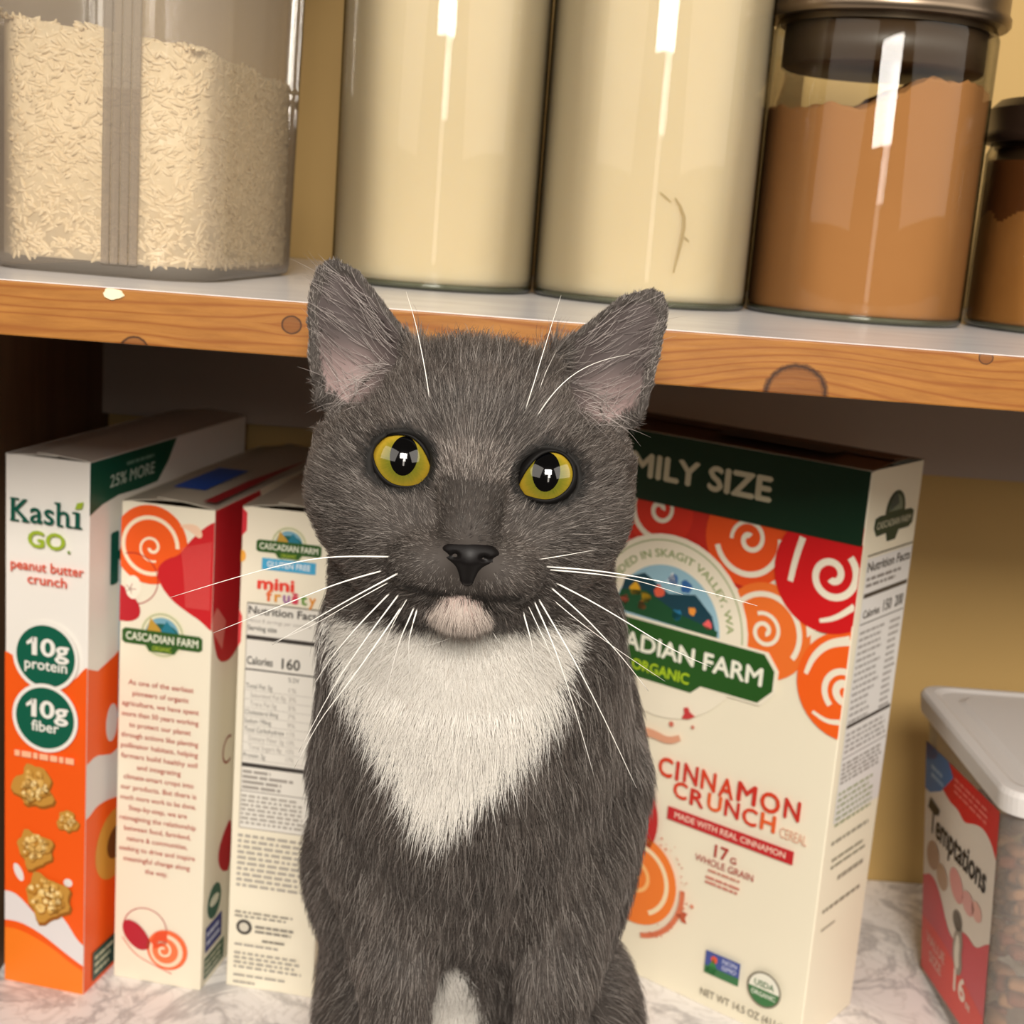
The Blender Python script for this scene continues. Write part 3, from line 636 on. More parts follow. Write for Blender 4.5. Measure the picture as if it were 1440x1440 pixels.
A.up(); A.poly([(10.35+(u-10.35)*1.035, 18.6+(v-18.6)*1.1) for u, v in pl], CR); A.up(); A.poly(pl, (36, 84, 30)); A.up()
A.text('CASCADIAN FARM', 10.35, 18.38, .98, (238, 238, 220), 12.0, 'C', .035); A.text('ORGANIC', 10.35, 17.35, .6, (176, 206, 40), 3.6, 'C', .03)
A.up(); A.rect_(0, 26.55, w, h, (13, 46, 28)); A.up(); A.text('FAMILY SIZE', 10.4, 27.75, 1.3, (206, 200, 170), 10.6, 'C', .045)
lay = A.layer
A.up()
def bouncy(s, u0, u1, v, hh, seed):
    q = random.Random(seed); n = len(s); wts = [.45 if ch == 'I' else 1.25 if ch in 'MO' else 1.0 for ch in s]; tot = sum(wts); u = u0
    for ch, wt in zip(s, wts):
        ww = (u1-u0)*wt/tot; A.text(ch, u, v+q.uniform(-.06, .06), hh, q.choice([(212, 64, 34), (200, 50, 38), (226, 96, 44)]), None if ch == 'I' else ww*.84, 'L', .035); u += ww
bouncy('CINNAMON', 10.85, 19.45, 12.02, 1.1, 1); bouncy('CRUNCH', 11.9, 18.2, 11.0, .95, 2)
A.text('CEREAL', 18.3, 10.95, .55, (226, 170, 140), 1.5, 'L', -.005)
A.rect_(11.7, 9.72, 19.2, 10.46, (192, 42, 46)); A.up(); A.text('MADE WITH REAL CINNAMON', 15.45, 9.93, .34, (240, 210, 190), 6.6, 'C', .02)
A.text('17', 14.75, 8.6, .72, (176, 56, 46), .85, 'L', .03); A.text('G', 15.72, 8.6, .36, (176, 56, 46), .36, 'L', .03); A.text('WHOLE GRAIN', 15.4, 8.05, .38, (176, 66, 56), 3.5, 'C', .01); A.lines(14.5, 16.4, 7.9, 7.65, 1, (200, 130, 110), .5, 0, 4); A.lines(14.4, 16.5, 7.5, 6.95, 2, (200, 120, 104), .5, .1, 4)
A.rect_(14.92, 2.05, 17.0, 3.34, (70, 84, 150)); A.up(); A.rect_(14.92, 2.05, 17.0, 2.5, (60, 116, 70)); A.poly([(15.0, 2.2), (15.4, 3.0), (15.7, 2.4), (15.5, 2.1)], (54, 130, 70)); A.disc(15.45, 2.95, .2, (220, 90, 60)); A.text('NON', 15.95, 2.95, .24, (220, 224, 240), .85); A.text('GMO', 15.95, 2.6, .24, (220, 224, 240), .85)
A.disc(18.48, 2.5, .98, (120, 112, 96)); A.up(); A.disc(18.48, 2.5, .88, (232, 230, 214)); A.up(); A.disc(18.48, 2.5, .88, (60, 116, 66), a0=180, a1=360); A.up(); A.text('USDA', 18.48, 2.62, .34, (60, 110, 60), 1.15, 'C', .03); A.text('ORGANIC', 18.48, 2.1, .26, (232, 236, 220), 1.4, 'C', .02)
A.text('NET WT 14.5 OZ (411g)', 14.85, .72, .42, (110, 102, 84), 4.9, 'L', .01)
# cereal bowl art on the lower left
A.up(); A.disc(9.3, 9.1, 1.9, (188, 44, 44), 2.4); A.disc(10.2, 5.7, 2.55, (240, 128, 52), 2.6); A.up(); A.ring(10.2, 5.7, 1.95, .26, (246, 222, 180), -60, 140); A.spiral(10.1, 5.7, .2, 1.3, 30, 1.6, .22, (250, 190, 120)); A.ring(10.0, 5.6, 3.15, .3, (216, 120, 84), -75, 8); A.stroke([(9.4, 14.1), (10.4, 14.15), (11.3, 14.0), (12.0, 14.4)], .55, (220, 160, 128), .3)
A.poly(wob(12.3, 15.8, .3, 8, .5, 4), (196, 60, 60)); A.poly(wob(13.3, 4.6, .3, 8, .5, 6), (190, 90, 60)); A.disc(11.4, 15.0, .15, (206, 110, 90)); A.disc(13.8, 5.4, .12, (220, 140, 110)); A.disc(12.7, 15.2, .1, (206, 110, 90))
q_ = random.Random(8)
for k in range(40): a = q_.uniform(-1.2, 1.2); A.disc(10.1+3.2*math.cos(a)+q_.gauss(0, .15), 5.7+3.2*math.sin(a)+q_.gauss(0, .15), q_.uniform(.03, .07), (214, 120, 84), n=8)
A.build('printed_front_panel', t, FR)
A = Art((0, 0, d, h-.02)); K = (70, 64, 58); G = (130, 124, 120)
A.up(); c_ = (44, 62, 44); A.poly([(.9, 27.3), (.95, 27.75), (1.4, 27.85), (5.1, 27.85), (5.5, 27.7), (5.5, 27.1), (5.1, 26.9), (3.9, 26.9), (3.6, 26.45), (2.6, 26.45), (2.4, 26.9), (1.3, 26.85)], c_); A.disc(3.2, 27.85, 1.15, c_, 1.1, a0=0, a1=180); A.up(); A.text('CASCADIAN FARM', 3.2, 27.2, .36, (190, 186, 160), 4.0, 'C', .02); A.disc(3.2, 27.95, .8, (120, 130, 110), .8, a0=0, a1=180); A.up(); A.disc(3.0, 27.95, .55, (60, 74, 70), .9, a0=20, a1=180)
A.rect_(.6, 12.2, 5.9, 25.85, (222, 220, 216)); A.up()
A.text('Nutrition Facts', .75, 25.15, .5, K, 5.0, 'L', .03); A.rect_(.6, 25.95, 5.9, 26.02, K); A.lines(.8, 5, 24.95, 24.3, 2, G, .5, .2, 6); A.rect_(.7, 23.85, 5.8, 24.08, K)
A.text('Calories', .9, 22.8, .42, K, 1.9, 'L', .03); A.text('150', 3.2, 22.8, .6, K, 1.0, 'L', .03); A.text('200', 4.6, 22.8, .6, K, 1.0, 'L', .03); A.rect_(.7, 22.5, 5.8, 22.56, K)
for i in range(14): A.lines(.8, 3.8, 22.2-.35*i, 21.95-.35*i, 1, (160, 156, 152), .6, .4, 6); A.lines(4.3, 5.6, 22.2-.35*i, 21.95-.35*i, 1, (160, 156, 152), .6, .3, 2)
A.rect_(.7, 17.2, 5.8, 17.4, K); A.lines(.8, 5.6, 17.0, 15.8, 4, (160, 156, 152), .5, .2, 9); A.rect_(.7, 15.6, 5.8, 15.66, G); A.lines(.8, 5.5, 15.4, 14.2, 5, (150, 146, 140), .6, .1, 8)
A.lines(.8, 5.2, 13.9, 11.9, 6, (160, 166, 134), .5, .2, 9); A.lines(.7, 5, 11.3, 10.9, 1, (160, 154, 136), .5, 0, 8); A.lines(1.0, 5, 10.3, 9.5, 2, (150, 144, 124), .4, .3, 5); A.lines(2, 5, 9.1, 8.6, 1, (160, 152, 134), .5, 0, 6); A.lines(.7, 5, 7.6, 7.2, 1, (146, 138, 120), .5, .0, 9); A.lines(.8, 2.4, 6.5, 6.15, 1, (170, 162, 144), .4, 0, 3)
A.build('printed_side_panel', t, SD)
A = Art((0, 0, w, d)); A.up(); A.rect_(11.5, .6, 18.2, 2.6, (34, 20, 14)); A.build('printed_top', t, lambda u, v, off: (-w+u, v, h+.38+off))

# ------------------------------------------------------------------ tub of treats
TB = (25.75, 13.9); TW, TL, TH = 10.5, 12.3, 16.1
tub = empty('treat_tub', (TB[0], TB[1], 0)); tag(tub, 'translucent plastic tub of cat treats with a red label, right of the big box', 'tub')
m_frost = glass_mat('frosted_plastic', (.92, .90, .87), (.6, .58, .54), .24, (206, 200, 192), .3, .25)
m_tlid = mat('frosted_lid', (214, 210, 206), .35, .5, Alpha=1.0)
flare = lambda z: 1.45*z/TH
def tring(z, e=0., r=1.3): f_ = flare(min(z, TH)); return [(x+TW/2, y+TL/2, z) for x, y in rrect(TW/2+f_+e, TL/2+f_*.9+e, r, 8)]
link_mesh('tub_body', *loft_vf([tring(.02, -.35), tring(.2, -.1), tring(.6), tring(5), tring(10), tring(TH)], True, False), m_frost, tub, True)
lidrings = [tring(TH-.9, .22), tring(TH-.85, .38), tring(TH+.1, .42), tring(TH+.35, .3), tring(TH+.4, -.15), tring(TH+.28, -.5), tring(TH+.28, -1.2), tring(TH+.42, -1.5), tring(TH+.44, -3.0, .9)]
o = link_mesh('lid', *loft_vf(lidrings, True, True), m_tlid, tub, False); bevel(o, .06, 2)
A = Art((.0, .4, 10.5, 13.6)); LR = (206, 30, 34)
# u runs from the back edge of the side to the front edge
A.up(); A.rect_(0, 0, 10.5, 13.6, (222, 214, 204)); A.up()
A.blob([(-1, 15), (11.5, 15), (11.5, 10.8), (10.6, 10.9), (9.8, 11.7), (8.6, 12.0), (7.2, 11.6), (6.2, 11.2), (5.2, 11.6), (4.0, 11.5), (2.6, 11.9), (1.2, 11.4), (0, 10.8), (-1, 10.4)], LR); A.up()
A.poly([(0, 13.6), (3.6, 13.6), (4.4, 13.0), (2.6, 11.6), (.8, 10.9), (0, 10.9)], (66, 118, 178)); A.poly([(0, 13.6), (2.2, 13.6), (1.4, 13.0), (0, 12.6)], (170, 40, 40)); A.up(); A.lines(1.0, 3.2, 12.7, 11.8, 2, (150, 184, 216), .5, .2, 3); A.lines(4.6, 9.8, 13.2, 12.2, 3, (232, 120, 110), .45, .2, 6)
A.blob([(-1, 5.6), (0, 5.8), (1.5, 6.5), (3.0, 6.0), (4.4, 4.6), (5.6, 4.3), (6.5, 5.4), (7.6, 5.6), (8.8, 5.4), (10.4, 6.6), (11.5, 6.8), (11.5, -1), (-1, -1)], (204, 74, 84)); A.up()
A.blob([(-1, 3.4), (0, 3.5), (3, 3.6), (6, 3.2), (8.6, 2.7), (10.4, 2.4), (11.5, 2.2), (11.5, -1), (-1, -1)], (222, 66, 52)); A.up()
A.text('Temptations', .9, 8.75, 1.5, (34, 30, 28), 8.6, 'L', .03, .1); A.poly([(.6, 10.0), (1.0, 10.7), (2.6, 10.5), (2.4, 10.1)], (34, 30, 28))
A.disc(1.7, 7.6, 1.1, (170, 140, 120), .8, 20); A.disc(3.3, 7.0, .9, (182, 152, 128), .7); A.disc(5.6, 7.5, 1.1, (214, 150, 146), .8, -20); A.disc(7.4, 7.3, .9, (214, 160, 156), .6); A.disc(8.6, 7.4, .7, (220, 170, 160), .5); A.up()
A.poly(wob(6.3, 4.2, .75, 14, .15, 5, 1.5), (150, 140, 128)); A.disc(6.0, 5.7, .7, (104, 96, 86), .55); A.up(); A.poly(wob(6.2, 4.0, .4, 12, .15, 5, 1.0), (224, 218, 206))
A.text('VALUE', 1.0, 2.35, .62, (240, 190, 176), 3.3, 'L', .02); A.text('SIZE', 1.6, 1.45, .62, (240, 190, 176), 2.2, 'L', .02); A.text('16', 5.9, 1.75, 1.3, (244, 226, 214), 1.9, 'L', .04); A.text('oz', 7.9, 1.75, .5, (244, 226, 214), .7, 'L', .02)
def tub_side(u, v, off): z = v+.11*u; f_ = flare(z); return (-f_-off, TL+f_*.9-.75-u*(1+f_*.14), z)
A.build('label', tub, tub_side)
def treats():
    R = random.Random(4); P = []
    cols = [mat('treat_brown', (150, 104, 74), .8, .2), mat('treat_red_brown', (136, 80, 60), .8, .2), mat('treat_tan', (172, 126, 90), .8, .2)]; idx = []
    for k in range(900):
        x, y, z = R.uniform(.5, TW-.5), R.uniform(.5, TL-.5), R.uniform(.5, 11.2)
        if 1.6 < x < TW-1.6 and 1.6 < y < TL-1.6 and z < 9.8: continue
        a, b_ = R.uniform(0, 6.28), R.uniform(-.6, .6); s = R.uniform(.38, .55)
        M = Matrix.Rotation(a, 3, 'Z') @ Matrix.Rotation(b_, 3, 'X')
        rr = rrect(s, s, s*.45, 3); v = []
        for zz, k_ in ((-.26, .75), (-.12, 1), (.12, 1), (.26, .75)): v.append([tuple(M @ Vector((p*k_, q*k_, zz))+Vector((x, y, z))) for p, q in rr])
        vf = loft_vf(v); P.append(vf); idx += [R.randrange(3)]*len(vf[1])
    V, Fc = join(P); V = [(x+TB[0], y+TB[1], z) for x, y, z in V]
    tag(link_mesh('cat_treats', V, Fc, cols, None, True, idx=idx), 'small brown crunchy cat treats inside the translucent tub', 'treats', kind='stuff')
treats()
# ------------------------------------------------------------------ the cat
HC = at(662, 690, -7.3); HD = float((HC-CAM) @ FWD)
_t = math.radians(6.0)
EX = math.cos(_t)*RGT-math.sin(_t)*UPV; EY = math.sin(_t)*RGT+math.cos(_t)*UPV; EW = -FWD      # the head's own right, up and forward
HB3 = np.stack([EX, EY, EW])
def hl(X, Y, W): return HC+X*EX+Y*EY+W*EW                         # head frame to world, cm
def hpx(u, v, w): k = (HD-w)/F_PX; return (u*k, -v*k, w)

class Field:
    """distance field on a grid, blended from simple rounded solids, then skinned into one mesh"""
    def __init__(s, lo, hi, h):
        s.lo = np.array(lo, float); s.h = h; s.n = np.ceil((np.array(hi)-s.lo)/h).astype(int)+1; s.d = np.full(s.n, 3.0, np.float32)
    def _win(s, lo, hi):
        a = np.clip(np.floor((np.array(lo)-s.lo)/s.h).astype(int), 0, s.n); b = np.clip(np.ceil((np.array(hi)-s.lo)/s.h).astype(int)+1, 0, s.n)
        g = [s.lo[i]+s.h*np.arange(a[i], b[i]) for i in range(3)]
        P = np.stack(np.meshgrid(*g, indexing='ij'), -1).astype(np.float32)
        return tuple(slice(a[i], b[i]) for i in range(3)), P
    def blend(s, sl, d, k, mode):
        o = s.d[sl]
        if mode == 'add': h = np.clip(.5+.5*(o-d)/k, 0, 1); s.d[sl] = o*(1-h)+d*h-k*h*(1-h)
        else:
            d = -d; h = np.clip(.5-.5*(o-d)/k, 0, 1); s.d[sl] = o*(1-h)+d*h+k*h*(1-h)
    def ell(s, c, r, k=.5, B=None, mode='add'):
        c = np.asarray(c, float); r = np.asarray(r, float); R_ = r.max()+k+1.5; sl, P = s._win(c-R_, c+R_); p = P-c.astype(np.float32)
        if B is not None: p = p @ np.asarray(B, np.float32).T
        k0 = np.linalg.norm(p/r, axis=-1); k1 = np.linalg.norm(p/(r*r), axis=-1); s.blend(sl, k0*(k0-1)/np.maximum(k1, 1e-6), k, mode)
    def cap(s, a, b, ra, rb, k=.5, mode='add'):
        a = np.asarray(a, float); b = np.asarray(b, float); R_ = max(ra, rb)+k+1.5; sl, P = s._win(np.minimum(a, b)-R_, np.maximum(a, b)+R_)
        ba = b-a; p = P-a.astype(np.float32); t = np.clip((p @ ba.astype(np.float32))/(ba @ ba), 0, 1)
        s.blend(sl, np.linalg.norm(p-t[..., None]*ba.astype(np.float32), axis=-1)-(ra+(rb-ra)*t), k, mode)
    def mesh(s):
        d = s.d; ins = d < 0; n = s.n
        c = [ins[i:n[0]-1+i, j:n[1]-1+j, l:n[2]-1+l] for i in (0, 1) for j in (0, 1) for l in (0, 1)]
        tot = sum(x.astype(np.int8) for x in c); cell = (tot > 0) & (tot < 8); idx = np.argwhere(cell)
        vid = np.full(cell.shape, -1, np.int64); vid[cell] = np.arange(len(idx))
        acc = np.zeros((len(idx), 3)); cnt = np.zeros(len(idx)); off = [(i, j, l) for i in (0, 1) for j in (0, 1) for l in (0, 1)]
        for a in off:
            for ax in range(3):
                if a[ax] == 1: continue
                b = list(a); b[ax] = 1; da = d[tuple((idx+a).T)]; db = d[tuple((idx+b).T)]; m = (da < 0) != (db < 0); t = da[m]/(da[m]-db[m])
                p = np.array(a)+t[:, None]*(np.array(b)-np.array(a)); acc[m] += p; cnt[m] += 1
        V = s.lo+s.h*(idx+acc/cnt[:, None]); Fq = []
        for ax in range(3):
            o1, o2 = [(1, 2), (2, 0), (0, 1)][ax]
            e = [slice(None)]*3; e2 = [slice(None)]*3; e[ax] = slice(0, -1); e2[ax] = slice(1, None); A, B_ = ins[tuple(e)], ins[tuple(e2)]
            q = np.argwhere(A != B_); q = q[(q[:, o1] > 0) & (q[:, o2] > 0) & (q[:, o1] < n[o1]-1) & (q[:, o2] < n[o2]-1)]
            fl = A[tuple(q.T)]; k = []
            for (i, j) in ((-1, -1), (0, -1), (0, 0), (-1, 0)): p = q.copy(); p[:, o1] += i; p[:, o2] += j; k.append(vid[tuple(p.T)])
            Q = np.stack(k, 1); Q[~fl] = Q[~fl][:, ::-1]; Fq.append(Q)
        return V, np.concatenate(Fq)

CF = Field((-9.5, -14.2, -.6), (9.5, 17.5, 41), .15)
E_ = lambda X, Y, W, r, k=.6, mode='add', B=None: CF.ell(hl(X, Y, W), r, k, HB3 if B is None else B @ HB3, mode)
C_ = lambda a, b, ra, rb, k=.6, mode='add': CF.cap(hl(*a), hl(*b), ra, rb, k, mode)
# body, back to front, in room coordinates
CF.ell((-.2, 6.5, 7.6), (5.4, 7.0, 7.4), 1.5)                     # hips
CF.cap((-.4, 5.0, 12), (-.5, -1.0, 20.5), 5.0, 4.7, 1.5)          # back and ribs
CF.ell((-4.1, 4.6, 8.2), (2.1, 4.8, 6.4), 1.0); CF.ell((-4.3, 3.4, 15.4), (2.5, 3.6, 3.8), 1.2); CF.ell((4.9, 4.6, 6.8), (2.4, 5.0, 4.8), 1.0)   # thighs
CF.cap((-5.6, 3.0, 1.6), (-5.2, -3.2, 1.3), 1.5, 1.3, .8); CF.cap((5.8, 3.0, 1.6), (5.6, -3.0, 1.3), 1.5, 1.3, .8)  # hind feet
CF.ell((-.4, -2.2, 21.2), (5.25, 3.9, 6.2), 1.5)                   # chest
CF.cap((-.6, -3.6, 24.5), (-.95, -5.2, 29.5), 4.85, 4.4, 1.5)       # neck
CF.ell((2.2, .6, 19.0), (3.6, 4.0, 8.0), 1.2); CF.ell((-.6, -5.2, 22.6), (3.1, 2.4, 3.4), 1.2)                  # breast
for sx, x0, x1, x2 in ((-1, -3.75, -2.45, -2.2), (1, 3.5, 2.75, 2.6)):
    CF.cap((x0, -2.2, 21.5), (x1+.15*sx, -4.2, 15.0), 2.0, 1.3, 1.0)      # shoulder and upper arm
    CF.cap((x1+.1*sx, -4.3, 15.5), (x2, -5.3, 2.6), 1.15, 1.0, .4)         # foreleg
    CF.ell((x2, -6.1, 1.25), (1.35, 1.9, 1.2), .6)                         # paw
    for k in (-.75, -.25, .25, .75): CF.cap((x2+k*1.1, -6.6, .95), (x2+k*1.35, -7.6+.25*abs(k)*1.6, .75), .48, .42, .18)   # toes
tail = [(1.0, 12.5, 2.6), (4.5, 12.2, 1.9), (7.3, 9.0, 1.6), (8.0, 4.5, 1.5), (7.4, .5, 1.4), (5.6, -2.6, 1.3)]
for a, b in zip(tail, tail[1:]): CF.cap(a, b, 1.15, 1.1, .6)
# head
E_(0, .9, -.8, (4.15, 3.2, 4.0), .8)
E_(0, 2.0, .4, (3.0, 2.0, 3.0), .8)
for s in (-1, 1):
    E_(s*2.55-(.25 if s < 0 else -.25), -.15, .5, (1.9, 2.25, 2.5), .8); E_(s*2.0, -1.35, 1.6, (1.75, 1.45, 1.9), .7)
    E_(s*2.9-(.2 if s < 0 else -.2), 1.4, -.6, (1.55, 1.9, 1.8), .8)
E_(0, -2.3, 1.3, (3.0, 1.7, 2.6), .8)
C_((.05, 1.0, 2.5), (.22, -1.15, 4.35), 1.0, .76, .6)             # bridge of the nose
for s in (-1, 1): E_(.2+s*.97, -2.15, 3.75, (1.12, .86, 1.12), .35)       # whisker pads
E_(.18, -3.2, 3.05, (.9, .66, .95), .3)                          # chin
E_(.24, -2.5, 3.85, (.55, .38, .6), .3); E_(.26, -1.75, 4.3, (.72, .5, .62), .35)
LIDS = [[(524, 638), (529, 624), (541, 614), (557, 611), (575, 613), (590, 624), (600, 641), (606, 657), (610, 670), (602, 675), (588, 681), (571, 684), (553, 681), (539, 671), (529, 656)],
        [(727, 690), (732, 676), (742, 659), (756, 643), (772, 635), (788, 637), (800, 647), (806, 661), (805, 675), (798, 688), (784, 699), (768, 703), (752, 700), (739, 696)]]
EYES = []
for loop, sg in zip(LIDS, (1.0, -1.0)):
    px, py = np.mean(loop, 0); dr = FWD+(px-720)/F_PX*RGT-(py-720)/F_PX*UPV; t_ = HD-2.25; q_ = HB3 @ (CAM+dr*t_-HC); EYES.append((float(q_[0]), float(q_[1]), 2.25, sg))
for X, Y, W, sg in EYES:
    E_(X, Y, W, (1.2, 1.2, 1.2), .35)
    a = math.radians(-14*sg); B = np.array([[math.cos(a), math.sin(a), 0], [-math.sin(a), math.cos(a), 0], [0, 0, 1]])
    E_(X, Y-.0, W+1.1, (.86, .77, .9), .10, 'sub', B)
    E_(X, Y, W, (1.02, 1.02, 1.02), .04, 'sub')
# ears: curved shells
EARS = []
def ear(pts, inner, outer, tipw, sg):
    w0 = -1.4
    P2 = np.array([hpx(u, v, w0)[:2] for u, v in pts]); tip = np.array(hpx(*tipw, w0)[:2]); bi = np.array(hpx(*inner, w0)[:2]); bo = np.array(hpx(*outer, w0)[:2])
    c = (P2.min(0)+P2.max(0))/2; wc = hl(c[0], c[1], w0); sl, P = CF._win(wc-4.6, wc+4.6)
    q = (P-HC.astype(np.float32)) @ HB3.T.astype(np.float32); X, Y, W = q[..., 0], q[..., 1], q[..., 2]
    d = np.full(X.shape, 1e9, np.float32); inside = np.zeros(X.shape, bool); n = len(P2)
    for i in range(n):
        a, b = P2[i-1], P2[i]; e = b-a; t = np.clip(((X-a[0])*e[0]+(Y-a[1])*e[1])/(e @ e), 0, 1); d = np.minimum(d, np.hypot(X-a[0]-t*e[0], Y-a[1]-t*e[1]))
        cr = (a[1] > Y) != (b[1] > Y); xx = a[0]+(Y-a[1])*e[0]/(e[1] if abs(e[1]) > 1e-6 else 1e-6); inside ^= cr & (X < xx)
    d2 = np.where(inside, -d, d)
    base = (bi+bo)/2; ax = tip-base; L = np.linalg.norm(ax); ax /= L; side = np.array([ax[1], -ax[0]])
    hh = ((X-base[0])*ax[0]+(Y-base[1])*ax[1])/L; ss = ((X-base[0])*side[0]+(Y-base[1])*side[1])
    half = np.maximum(.35, 1.75*(1-np.clip(hh, -.3, 1)*.85)); e = np.clip(ss/half, -1.15, 1.15)
    wm = -.9-.7*np.clip(hh, 0, 1)-1.25*np.clip(1-e*e, 0, 1)*np.clip(1.05-hh*.95, 0, 1.1)
    dd = np.maximum(d2, (np.abs(W-wm)-.19)*.75)
    CF.blend(sl, dd, .28, 'add')
    EARS.append((P2, base, tip, sg))
ear([(-229, -95), (-246.6, -165), (-257, -234), (-254, -285), (-240, -305), (-224, -306), (-188.5, -290), (-158, -258), (-132, -230), (-101, -200), (-70, -170), (-80, -100), (-150, -60)], (-85, -165), (-235, -105), (-240, -312), -1)
ear([(226, -120), (236, -174), (244, -230), (249, -283), (241, -304), (224, -313), (180, -296), (144, -258), (113, -230), (85, -205), (60, -170), (75, -100), (150, -70)], (80, -175), (222, -130), (224, -315), 1)
for X, Y, W, r in ((-4.35, 2.55, .35, (.75, 1.25, 1.25)), (-4.0, 3.4, .1, (.8, .9, 1.0)), (4.25, 2.95, .25, (.65, 1.15, 1.15)), (3.9, 3.7, .1, (.7, .9, 1.0))): E_(X, Y, W, r, .3, 'sub')
V, Q = CF.mesh()

# normals and regions on the skin
def vnormals(V, Q):
    fn = np.cross(V[Q[:, 2]]-V[Q[:, 0]], V[Q[:, 3]]-V[Q[:, 1]]); N = np.zeros_like(V)
    for k in range(4): np.add.at(N, Q[:, k], fn)
    return N/np.maximum(np.linalg.norm(N, axis=1), 1e-9)[:, None]
def smooth(V, Q, n, lam=.5):
    for _ in range(n):
        A = np.zeros_like(V); c = np.zeros(len(V))
        for k in range(4): np.add.at(A, Q[:, k], V[Q[:, (k+1) % 4]]+V[Q[:, (k+3) % 4]]); np.add.at(c, Q[:, k], 2)
        V = V+lam*(A/c[:, None]-V)
    return V
V = smooth(V, Q, 2); VN = vnormals(V, Q)
def photo_xy(P): d = P-CAM; z = d @ FWD; return 720+F_PX*(d @ RGT)/z, 720-F_PX*(d @ UPV)/z
def sstep(a, b, x): t = np.clip((x-a)/(b-a), 0, 1); return t*t*(3-2*t)
def in_poly(x, y, pts):
    ins = np.zeros(x.shape, bool)
    for i in range(len(pts)):
        (ax, ay), (bx, by) = pts[i-1], pts[i]; cr = (ay > y) != (by > y); ins ^= cr & (x < ax+(y-ay)*(bx-ax)/((by-ay) or 1e-6))
    return ins
# coat markings, drawn on the coat in cm: the white bib (room x, z) and the white chin (head X, Y)
BIB = [at(px, py, -7)[[0, 2]] for px, py in ((455, 872), (492, 862), (560, 850), (660, 845), (760, 850), (812, 868), (806, 905), (770, 975), (715, 1045), (655, 1105), (618, 1145), (596, 1120), (566, 1060), (520, 985), (484, 925))]
BELLY = [at(px, py, -3)[[0, 2]] for px, py in ((632, 1350), (652, 1375), (670, 1440), (680, 1600), (590, 1600), (602, 1440))]
def white_at(P, jit=0.):
    q = (P-HC) @ HB3.T; X, Y, W = q.T
    x = P[:, 0]+rng.normal(0, 1, len(P))*jit; z = P[:, 2]+rng.normal(0, 1, len(P))*jit
    below = (Y < -3.2) | (W < 1.5)
    bib = in_poly(x, z, BIB) & (P[:, 1] < -3.0) & ((W < 2.2) & (Y < -2.2))
    belly = in_poly(x, z, BELLY) & (P[:, 1] < 0)
    chin = (((X-.16)/.86)**2+((Y+3.55+rng.normal(0, 1, len(P))*jit*.5)/.66)**2 < 1) & (W > 1.6)
    return bib, belly, chin
def ear_inner(P, N):
    q = (P-HC) @ HB3.T; n = N @ EW; r = np.zeros(len(P), bool)
    for P2, base, tip, sg in EARS:
        c = P2.mean(0); S2 = c+(P2-c)*.80; r |= in_poly(q[:, 0], q[:, 1], S2) & (n > .05) & (q[:, 1] > 1.9) & (np.abs(q[:, 0]) > 2.6)
    return r
def eye_r(P):
    q = (P-HC) @ HB3.T; r = np.full(len(P), 9.0)
    for X, Y, W, sg in EYES:
        a = math.radians(-14*sg); dx, dy = q[:, 0]-X, q[:, 1]-Y; u = dx*math.cos(a)+dy*math.sin(a); v = -dx*math.sin(a)+dy*math.cos(a)
        rr = np.hypot(u/.86, v/.76); r = np.minimum(r, np.where(q[:, 2] > 1.2, rr, 9))
    return r
GREY = np.array([.098, .082, .072])
skin = np.tile(GREY*.55, (len(V), 1))
bib, belly, chin = white_at(V); skin[bib | belly] = (.62, .56, .50); skin[chin] = (.50, .38, .34)
ei = ear_inner(V, VN); _q = (V-HC) @ HB3.T; _k = (sstep(4.6, 2.7, _q[:, 1])*sstep(2.6, 4.2, np.abs(_q[:, 0])))[:, None]; skin[ei] = (np.array([.085, .068, .065])*(1-_k)+np.array([.36, .26, .245])*_k)[ei]
skin[eye_r(V) < 1.25] = (.010, .009, .008)
cat = link_mesh('cat', V, Q, [], None, True)
tag(cat, 'grey cat with a white bib and yellow eyes sitting in front of the cereal boxes', 'cat')
at_ = cat.data.color_attributes.new('coat', 'FLOAT_COLOR', 'POINT'); at_.data.foreach_set('color', np.c_[skin, np.ones(len(V))].astype(np.float32).ravel())
m_skin = mat('cat_skin', (90, 80, 76), .7, .2); q = NT(m_skin); a_ = q.n('Attribute', attribute_name='coat'); q.set(q.b.inputs['Base Color'], a_.outputs[0]); cat.data.materials.append(m_skin)

